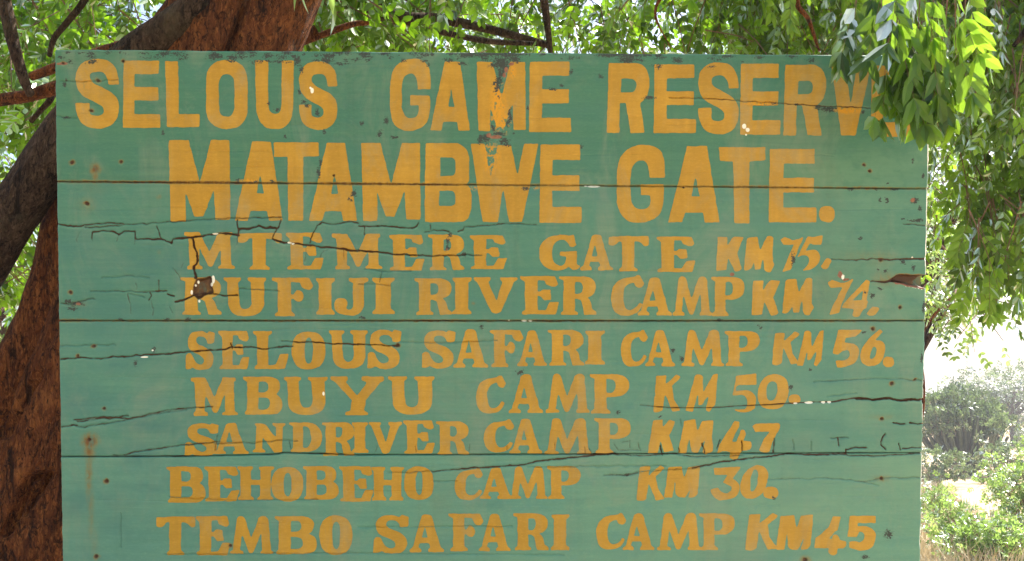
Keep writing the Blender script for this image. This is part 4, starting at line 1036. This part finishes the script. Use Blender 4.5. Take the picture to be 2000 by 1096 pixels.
def groove_line(lines):
    def g(V):
        rel = V - CAM
        dz = rel @ CF
        x = 1000 + FPX * (rel @ CR) / dz; y = 548 - FPX * (rel @ CU) / dz
        out = np.zeros(x.shape)
        for (pts, w, dep) in lines:
            for (p, q) in zip(pts[:-1], pts[1:]):
                d, _ = seg_dist(x, y, *p, *q)
                out = np.minimum(out, -dep * np.clip(1 - d / w, 0, 1) ** .7)
        return out * ((V - CAM) @ CF < 4.35)
    return g


def limb(name, spec, d, mat, n=120, seg=64, amp=.009, seed=1, extra=None, grooves=None, label=None):
    P, R = pxl(spec, d)
    if extra: P, R = extra[0] + P, extra[1] + R
    V, F = tube(P, R, n, seg, amp, seed, True, grooves)
    o = mesh_obj(name, V - off, F, mat, bt, True)
    if label: tag(o, label)
    return o


g0 = np.array(bt.location)
limb("trunk", "70,1240,360 110,1050,330 155,900,300 210,720,280 290,480,268 385,260,262 448,95,258 492,-10,250 545,-140,230 620,-420,190", 4.1, BARK_RED, 260, 150, .010, 3,
     ([g0 + [0, 0, -.1], g0 + [.0, 0, .35]], [.52, .40]),
     groove_line([([(96, 928), (52, 936), (44, 965), (12, 1040)], 11, .06), ([(96, 930), (70, 968), (40, 1010)], 9, .05), ([(484, -20), (464, 50), (446, 100), (430, 160)], 11, .06), ([(75, 730), (50, 770), (10, 850)], 10, .05)]))
limb("limb", "110,1400,170 20,1230,168 -85,1080,158 -95,950,148 -5,810,136 68,690,124 116,560,114 140,440,108 170,340,104 240,220,104 338,75,100 420,-40,100 520,-260,80", 4.05, BARK_RED, 200, 80, .008, 5, label="darker red limb rising behind the left edge of the board")
limb("limb", "60,1420,150 -60,1250,140 -190,1080,126 -225,860,112 -120,650,104 -30,510,98 35,405,96 92,318,94 165,210,86 250,118,76 350,45,70 450,-40,60 520,-140,50", 3.9, BARK_GREY, 200, 80, .007, 6, label="rough grey brown limb crossing the left edge of the picture")
limb("limb", "420,100,60 340,96,46 270,88,30 190,104,22 60,150,18", 4.0, BARK_RED, 60, 24, .003, 7)
limb("limb", "120,168,26 60,186,24 0,196,24 -90,215,20", 4.3, BARK_RED, 40, 20, .002, 8)
limb("limb", "-10,-80,30 8,0,26 25,80,24 45,150,20 60,186,16", 4.25, BARK_GREY, 50, 20, .002, 9)
limb("limb", "190,-60,16 165,0,14 130,45,12 106,75,11 96,110,9", 4.6, BARK_GREY, 30, 12, .001, 10)
limb("limb", "110,165,12 98,195,12 80,215,10 60,238,9", 4.4, BARK_GREY, 20, 12, .001, 11)
limb("limb", "620,-40,44 760,30,30 860,38,22 960,58,18 1040,80,15 1090,95,9", 5.2, BARK_GREY, 60, 20, .003, 12)
limb("limb", "850,60,12 950,80,12 1050,86,9", 5.1, BARK_GREY, 30, 12, .001, 13)
limb("limb", "1050,-120,20 1060,-20,18 1068,40,14 1076,110,10", 4.2, BARK_GREY, 30, 14, .001, 14)
limb("limb", "620,60,26 570,90,14 680,50,12 720,45,8", 4.4, BARK_RED, 30, 12, .001, 15)

K_left = lambda x, y: (y < 300 + 200 * (x < 40)) & ~((x > 250) & (x < 600))
tw = cat(twigs_in(rng, 330, (-200, 270, -160, 330), (4.6, 8.5), .3),
         twigs_in(rng, 110, (-200, 70, 300, 560), (5.0, 8.0), .4),
         twigs_in(rng, 150, (560, 800, -160, 110), (4.5, 7.5), .4),
         twigs_in(rng, 260, (760, 1650, -180, 100), (4.7, 8.5), .6),
         twigs_in(rng, 70, (230, 620, -260, -60), (4.6, 8.0), .3),
         twigs_in(rng, 900, (-300, 2000, -1300, -170), (3.6, 9.5), .3))
tw = (tw[0] - off, tw[1], tw[2])
leafy_crown("crown", bt, LEAF_BIG, tw, rng, 5, 4, .062, .030, .17, .55, (0, 1))
# unseen foliage added forward of the crown, to darken the board's upper part
n = 900
O = np.stack([rng.uniform(-5.5, 2.2, n), rng.uniform(-6.5, .4, n), rng.uniform(3.35, 4.8, n)], -1)
O = O[fbm(O[:, 0] * 1.3 + 30, O[:, 1] * 1.3 + 30, O[:, 2] + 30, 19, 3) > .44]
leafy_crown("crown", bt, LEAF_BIG, (O - off, unit(rng.normal(size=O.shape) * [1, 1, .4]), rng.uniform(.3, .6, len(O))), rng, 5, 4, .07, .034, .18, .4, (0, 1), False)

# ---- drooping tree on the right, its branches hanging round the end of the board
rb = at(2420, 1200, 5.0)
rt = empty("drooping_tree", gpt(rb[0], rb[1]))
tag(rt, "leafy tree whose long hanging sprays cover the top right corner of the board", "tree")
roff = np.array(rt.location)
parts = tube([roff + [0, 0, -.1], roff + [.05, 0, 1.2], roff + [-.05, .1, 2.4], roff + [-.3, 0, 3.6], roff + [-.6, -.2, 5]], [.26, .2, .17, .14, .08], 90, 48, .008, 21)
mesh_obj("trunk", parts[0] - roff, parts[1], BARK_GREY, rt, True)
for i, (spec, d, w) in enumerate((("2380,-300 2200,-260 2000,-190 1850,-90 1790,-20", 3.1, 40), ("2400,-250 2200,-200 2000,-160 1900,-60 1880,40", 4.8, 40), ("2400,-100 2200,-60 2050,10 1980,90", 4.6, 34), ("1990,-190 1800,-200 1650,-130 1560,-10 1580,40 1600,100", 4.4, 22), ("1700,-160 1540,-60 1500,-10 1530,50", 4.6, 16), ("1400,-150 1330,-50 1280,20 1310,95", 4.5, 14))):
    P = [at(*(float(c) for c in q.split(",")), d) for q in spec.split()]
    R = np.linspace(w, w * .25, len(P)) * .5 * d / FPX
    v, f = tube(P, R, 50, 16, .002, 30 + i)
    mesh_obj("limb", v - roff, f, BARK_RED if i > 2 else BARK_GREY, rt, True)


def below(x, y):     # ragged lower outline of the hanging mass
    lim = np.interp(x, [1650, 1790, 1815, 1850, 1880, 1915, 1950, 1975, 2010, 2100, 2200], [-60, 20, 120, 320, 395, 440, 385, 410, 400, 410, 400])
    return y < lim


tw = cat(twigs_in(rng, 450, (1825, 2200, -200, 500), (4.6, 6.6), 1.7, (.22, .45), below),
         twigs_in(rng, 260, (1460, 1880, -240, 30), (4.6, 7.2), 1.3, (.22, .45)),
         twigs_in(rng, 430, (1450, 2400, -1200, -150), (3.8, 8.0), 1.0, (.3, .6)))
leafy_crown("crown", rt, LEAF_RIGHT, (tw[0] - roff, tw[1], tw[2]), rng, 5, 4, .068, .030, .17, 1.0, (.1, 1.0))

# the nearest spray, in front of the board's corner
def spray_pts(lst, d):
    O, D, L = [], [], []
    for x, y, dx, dy, ln, dd in lst:
        O.append(at(x, y, d + dd)); v = dx * CR - dy * CU + .1 * CF * np.sin(x)
        D.append(v / np.linalg.norm(v)); L.append(ln * d / FPX)
    return np.array(O), np.array(D), np.array(L)


sp = spray_pts([(1676, -30, -.2, 1, 40, .05), (1725, -60, -.1, 1, 70, 0), (1752, 30, -.12, 1, 45, .04), (1735, 75, -.1, 1, 40, .03), (1765, 100, -.1, 1, 35, .05), (1760, -60, -.05, 1, 95, -.05), (1790, -50, -.1, 1, 95, .04), (1700, -90, -.2, 1, 50, .1),
                (1800, -50, -.1, 1, 110, .02), (1830, -70, -.1, 1, 110, -.03), (1865, -90, -.05, 1, 140, .0), (1890, -60, -.15, 1, 130, .06), (1800, 40, -.2, 1, 60, .05), (1850, 0, -.1, 1, 80, .08), (1840, 70, -.1, 1, 60, .02), (1920, -90, 0, 1, 110, .1)], 2.62)
leafy_crown("hanging_spray", rt, LEAF_RIGHT, (sp[0] - roff, sp[1], sp[2]), np.random.default_rng(4), 3, 3, .078, .031, .10, 1.4, (.0, 1), True, .002)

# leaves dangling at the very top over the trunk
sp = spray_pts([(645, -150, .05, 1, 40, 0), (612, -170, -.2, 1, 40, .1), (462, -185, 0, 1, 40, .1)], 3.2)
leafy_crown("crown", bt, LEAF_PALE, (sp[0] - off, sp[1], sp[2]), np.random.default_rng(9), 3, 3, .09, .036, .12, 1.3, (.4, 1))


# ---- things further off
def tree(name, label, base, H, crown_r, crown_c, n_tw, mat, barkm, trunk_r=.12, lean=(0, 0), flat=.6, Lf=.1, Wf=.05, comp=.3, tw_len=(.4, .9), seed=0, group=None, layers=None, category="tree", pairs=3, droop=.3, bow=0.0, limbs=9):
    r = np.random.default_rng(seed)
    o = empty(name, tuple(base)); tag(o, label, category, group)
    top = np.array([lean[0], lean[1], H * .72])
    v, f = tube([[0, 0, -.2], top * .4 + [bow * .15, 0, 0], top * .77 + [bow, 0, 0], top + [bow * .5, 0, 0]], [trunk_r * 1.25, trunk_r, trunk_r * .8, trunk_r * .45], 40, 20, trunk_r * .05, seed)
    ps = [(v, f)]
    cc = np.array(crown_c)
    for k in range(limbs):
        ang = k * 2.4 + r.uniform(-.3, .3)
        e = cc + np.array([math.cos(ang) * crown_r * .75, math.sin(ang) * crown_r * .75, r.uniform(-.1, .5) * crown_r * flat])
        s = top * r.uniform(.55, .95)
        ps.append(tube([s, (s + e) / 2 + [0, 0, .12 * crown_r], e], [trunk_r * .4, trunk_r * .25, trunk_r * .08], 16, 8))
    v, f = join(ps)
    mesh_obj("trunk", v, f, barkm, o, True)
    if layers is None:
        layers = [(0, 0, 0, 1.0)]
    O = []
    per = n_tw // len(layers)
    for (lx, ly, lz, lr) in layers:
        p = unit(r.normal(size=(per, 3))) * (r.uniform(.25, 1, per) ** .45)[:, None]
        p = p * np.array([crown_r * lr, crown_r * lr, crown_r * flat * lr]) + cc + np.array([lx, ly, lz])
        O.append(p)
    O = np.concatenate(O)
    keep = fbm(O[:, 0] * 1.1 + 50, O[:, 1] * 1.1 + 50, O[:, 2] * 1.1 + 50, seed, 3) > .44
    O = O[keep]
    D = unit(r.normal(size=(len(O), 3)) + unit(O - cc) * .6)
    leafy_crown("crown", o, mat, (O, D, r.uniform(*tw_len, len(O))), r, 4, pairs, Lf, Wf, comp, droop, (0, 1), False, .006)
    return o


def on_ground(px, depth):
    p = at(px, 800, depth)
    p[2] = float(ground_z(p[0], p[1]))
    return p


# light green tree whose trunk shows past the right edge of the board
b = on_ground(1758, 9.0)
tree("slender_tree", "slender pale green tree whose reddish trunk peeks past the right edge of the board", b, 3.7, .95, (.22, .3, 3.1), 260, LEAF_PALE, BARK_RED, .055, (.02, .1), .62, .06, .03, .2, (.25, .5), 31, bow=.20, limbs=3)
# umbrella acacia
b = on_ground(1985, 90.0)
tree("umbrella_tree", "distant flat topped acacia tree rising behind the candelabra tree", b, 6.2, 6.8, (0, 0, 4.0), 760, LEAF_GREY, BARK_GREY, .45, (-.7, 0), .26, .26, .12, .8, (1.0, 2.0), 41,
     layers=[(-.3, 0, 1.7, .62), (-2.9, 0, .3, .5), (2.8, 1.2, .5, .6), (-4.4, 1, -1.2, .3), (2.4, 0, -1.2, .5)])


def candelabra(base, H, Rr, label):
    r = np.random.default_rng(8)
    o = empty("candelabra_tree", tuple(base)); tag(o, label, "tree")
    v, f = tube([[0, 0, -.2], [.1, 0, .9], [0, 0, 2.0]], [.42, .36, .3], 14, 14, .01, 2)
    ps = []
    mesh_obj("trunk", v, f, BARK_GREY, o, True)
    for k in range(75):
        ang = r.uniform(0, 6.28); rr = Rr * math.sqrt(r.uniform(.02, 1))
        dx, dy = math.cos(ang), math.sin(ang)
        z0 = r.uniform(.7, 2.2); zt_ = H * (1 - .38 * (rr / Rr) ** 2) * r.uniform(.70, 1.05)
        ps.append(tube([[dx * rr * .22, dy * rr * .22, .1], [dx * rr * .42, dy * rr * .42, zt_ * .33], [dx * rr * .8, dy * rr * .8, zt_ * .66], [dx * rr, dy * rr, zt_]], [.11, .09, .09, .07], 16, 5, 0))
    v, f = join(ps)
    m = simple("succulent_stem", [(.3, (.035, .050, .030)), (.7, (.085, .105, .055))], 4, .7, bump=.2)
    mesh_obj("stems", v, f, m, o, True)
    n = 520
    ang = r.uniform(0, 6.28, n); q = np.sqrt(r.uniform(0, 1, n))
    O = np.stack([np.cos(ang) * q * Rr, np.sin(ang) * q * Rr, H * (1 - .40 * q ** 2) * r.uniform(.60, 1.04, n)], -1)
    O = O[fbm(O[:, 0] * .8 + 30, O[:, 1] * .8 + 30, O[:, 2] * .8, 4, 3) > .47]; n = len(O)
    leafy_crown("foliage", o, LEAF_GREY, (O, unit(r.normal(size=(n, 3)) * .4 + [0, 0, 1]), np.full(n, .3)), r, 4, 2, .21, .085, .24, -.3, (0, 1), False, .01)


candelabra(on_ground(1876, 50.0), 3.9, 2.2, "dark candelabra tree with many upright stems beyond the board's right edge")


def bush(label, px, depth, R, H, mat, seed, n=260, group=None, Lf=.06, Wf=.03, name="bush"):
    r = np.random.default_rng(seed)
    b = on_ground(px, depth)
    o = empty(name, tuple(b)); tag(o, label, "bush", group)
    ps = []
    tips = []
    for k in range(18):
        ang = r.uniform(0, 6.28); q = R * r.uniform(.3, .9)
        e = np.array([math.cos(ang) * q, math.sin(ang) * q, H * r.uniform(.45, .95)])
        ps.append(tube([[0, 0, -.05], e * .45 + [0, 0, .08 * H], e], [.018, .012, .005], 12, 6)); tips.append(e)
    v, f = join(ps); mesh_obj("stems", v, f, TWIG, o, True)
    p = unit(r.normal(size=(n, 3))) * (r.uniform(.1, 1, n) ** .4)[:, None] * np.array([R, R, H * .52]) + np.array([0, 0, H * .52])
    keep = fbm(p[:, 0] * 2.2 + 50, p[:, 1] * 2.2 + 50, p[:, 2] * 2.2 + 50, seed, 3) > .43
    p = p[keep]
    leafy_crown("foliage", o, mat, (p, unit(r.normal(size=(len(p), 3)) + [0, 0, .5]), r.uniform(.15, .35, len(p))), r, 4, 3, Lf, Wf, .16, .1, (0, 1), False, .004)
    return o


bush("bright green leafy bush low in the right hand corner, nearest the board", 1920, 13.5, .62, .62, LEAF_PALE, 51, 240)
bush("sparse bush at the far right, half cut by the picture edge", 2010, 16.0, .5, 1.55, LEAF_PALE, 52, 170)
bush("small bush close to the board's edge, left of the candelabra tree", 1815, 21.0, .45, .9, LEAF_PALE, 53, 120)
bush("tall yellowish bush behind the right corner bush, beside the candelabra tree", 1970, 20.0, .5, 1.6, LEAF_PALE, 54, 170)
bush("grey green thicket spreading left of the candelabra tree's foot", 1820, 40.0, 1.3, 1.3, LEAF_GREY, 55, 150, None, .12, .06)
bush("grey green thicket spreading right of the candelabra tree's foot", 1958, 42.0, 1.6, 1.6, LEAF_GREY, 56, 180, None, .12, .06)
bush("straggly dry yellow bush in the grass at the board's lower right edge", 1850, 16.0, .4, .7, LEAF_PALE, 57, 70)
# beyond the left edge of the board, seen between the limbs
tree("background_tree", "sunlit green tree far behind the forked trunk at the left", on_ground(-20, 14.0), 5.2, 2.2, (0, 0, 3.6), 420, LEAF_PALE, BARK_GREY, .13, (0, 0), .9, .09, .045, .28, (.4, .8), 61)
tree("background_tree", "sunlit green tree seen above the board's top edge, right of the middle", on_ground(1380, 16.0), 7.5, 2.6, (0, 0, 6.3), 380, LEAF_BIG, BARK_GREY, .15, (0, 0), .7, .09, .045, .28, (.4, .8), 62)
tree("background_tree", "sunlit green tree behind the hanging sprays at the top right", on_ground(1700, 13.0), 6.4, 1.5, (1.6, 0, 5.4), 380, LEAF_PALE, BARK_GREY, .11, (1.0, 0), .8, .09, .045, .28, (.4, .8), 63)


# savanna trees along the horizon, one built and then copied
def far_trees():
    src = tree("savanna_tree", "far off savanna tree in the row along the horizon", (-14, 62, float(ground_z(-14, 62))), 5, 2.6, (0, 0, 3.8), 260, LEAF_GREY, BARK_GREY, .16, (0, 0), .5, .16, .08, .5, (.5, 1), 71, "savanna trees along the horizon")
    r = random.Random(3)
    for k in range(26):
        c = src.copy(); COL.objects.link(c)
        for ch in src.children:
            d = ch.copy(); COL.objects.link(d); d.parent = c
        ang = RA(-52 + k * 4.1 + r.uniform(-1.5, 1.5)); dist = r.uniform(55, 95)
        if RA(18) < ang < RA(31): s_gap = .35
        else: s_gap = 1.0
        x, y = dist * math.sin(ang), dist * math.cos(ang)
        c.location = (x, y, float(ground_z(x, y)) - .1)
        s = s_gap * r.uniform(.75, 1.25); c.scale = (s * r.uniform(.9, 1.3), s, s); c.rotation_euler = (0, 0, r.uniform(0, 6.28))


far_trees()


def dry_grass():
    r = np.random.default_rng(77)
    n = 60000
    y = r.uniform(5, 46, n); x = r.uniform(-9, 1, n) * 1.0 + np.maximum(0, y) * .36 * (r.uniform(0, 1, n) < .75) + 2
    ok = fbm(x * .6 + 20, y * .6, 0, 5, 3) > .42
    x, y = x[ok], y[ok]; n = len(x)
    B = np.stack([x, y, ground_z(x, y) - .02], -1)
    h = r.uniform(.15, .62, n)
    a = r.uniform(0, 6.28, n)
    s = np.stack([np.cos(a), np.sin(a), 0 * a], -1) * .008
    ln = r.normal(size=(n, 3)) * .3; ln[:, 2] = 0
    M = B + np.array([0, 0, 1]) * (h * .6)[:, None] + ln * (h * .35)[:, None]
    T = B + np.array([0, 0, 1]) * h[:, None] + ln * h[:, None]
    V = np.stack([B - s, B + s, M + s * .7, M - s * .7, T], 1).reshape(-1, 3)
    o = (np.arange(n) * 5)[:, None]
    t = NT("dry_grass_blade")
    t.link(t.ramp(t.noise(2.0, 4, .6, t.coords()), [(.3, (.42, .35, .21)), (.7, (.58, .51, .35))]), t.bsdf.inputs["Base Color"])
    t.bsdf.inputs["Roughness"].default_value = .8
    ob = mesh_obj("dry_grass", V, [o + [[0, 1, 2, 3]], o + [[3, 2, 4]]], t.m)
    tag(ob, "pale dry grass covering the ground beyond the board", "grass", kind="stuff")


dry_grass()


# ------------------------------------------------------------------ the bright, dusty air
def haze():
    v, f = box_verts(-900, 900, -900, 900, -6.0, 12.0)
    t = NT("dusty_air")
    t.n.remove(t.bsdf)
    p = t.node("ShaderNodeVolumePrincipled")
    p.inputs["Color"].default_value = (.93, .95, 1.0, 1)
    p.inputs["Density"].default_value = .0013
    p.inputs["Anisotropy"].default_value = .3
    t.link(p.outputs[0], t.out.inputs["Volume"])
    o = mesh_obj("haze", v, [f], t.m)
    tag(o, "bright dusty air that pales everything far off", "haze", kind="stuff")


haze()
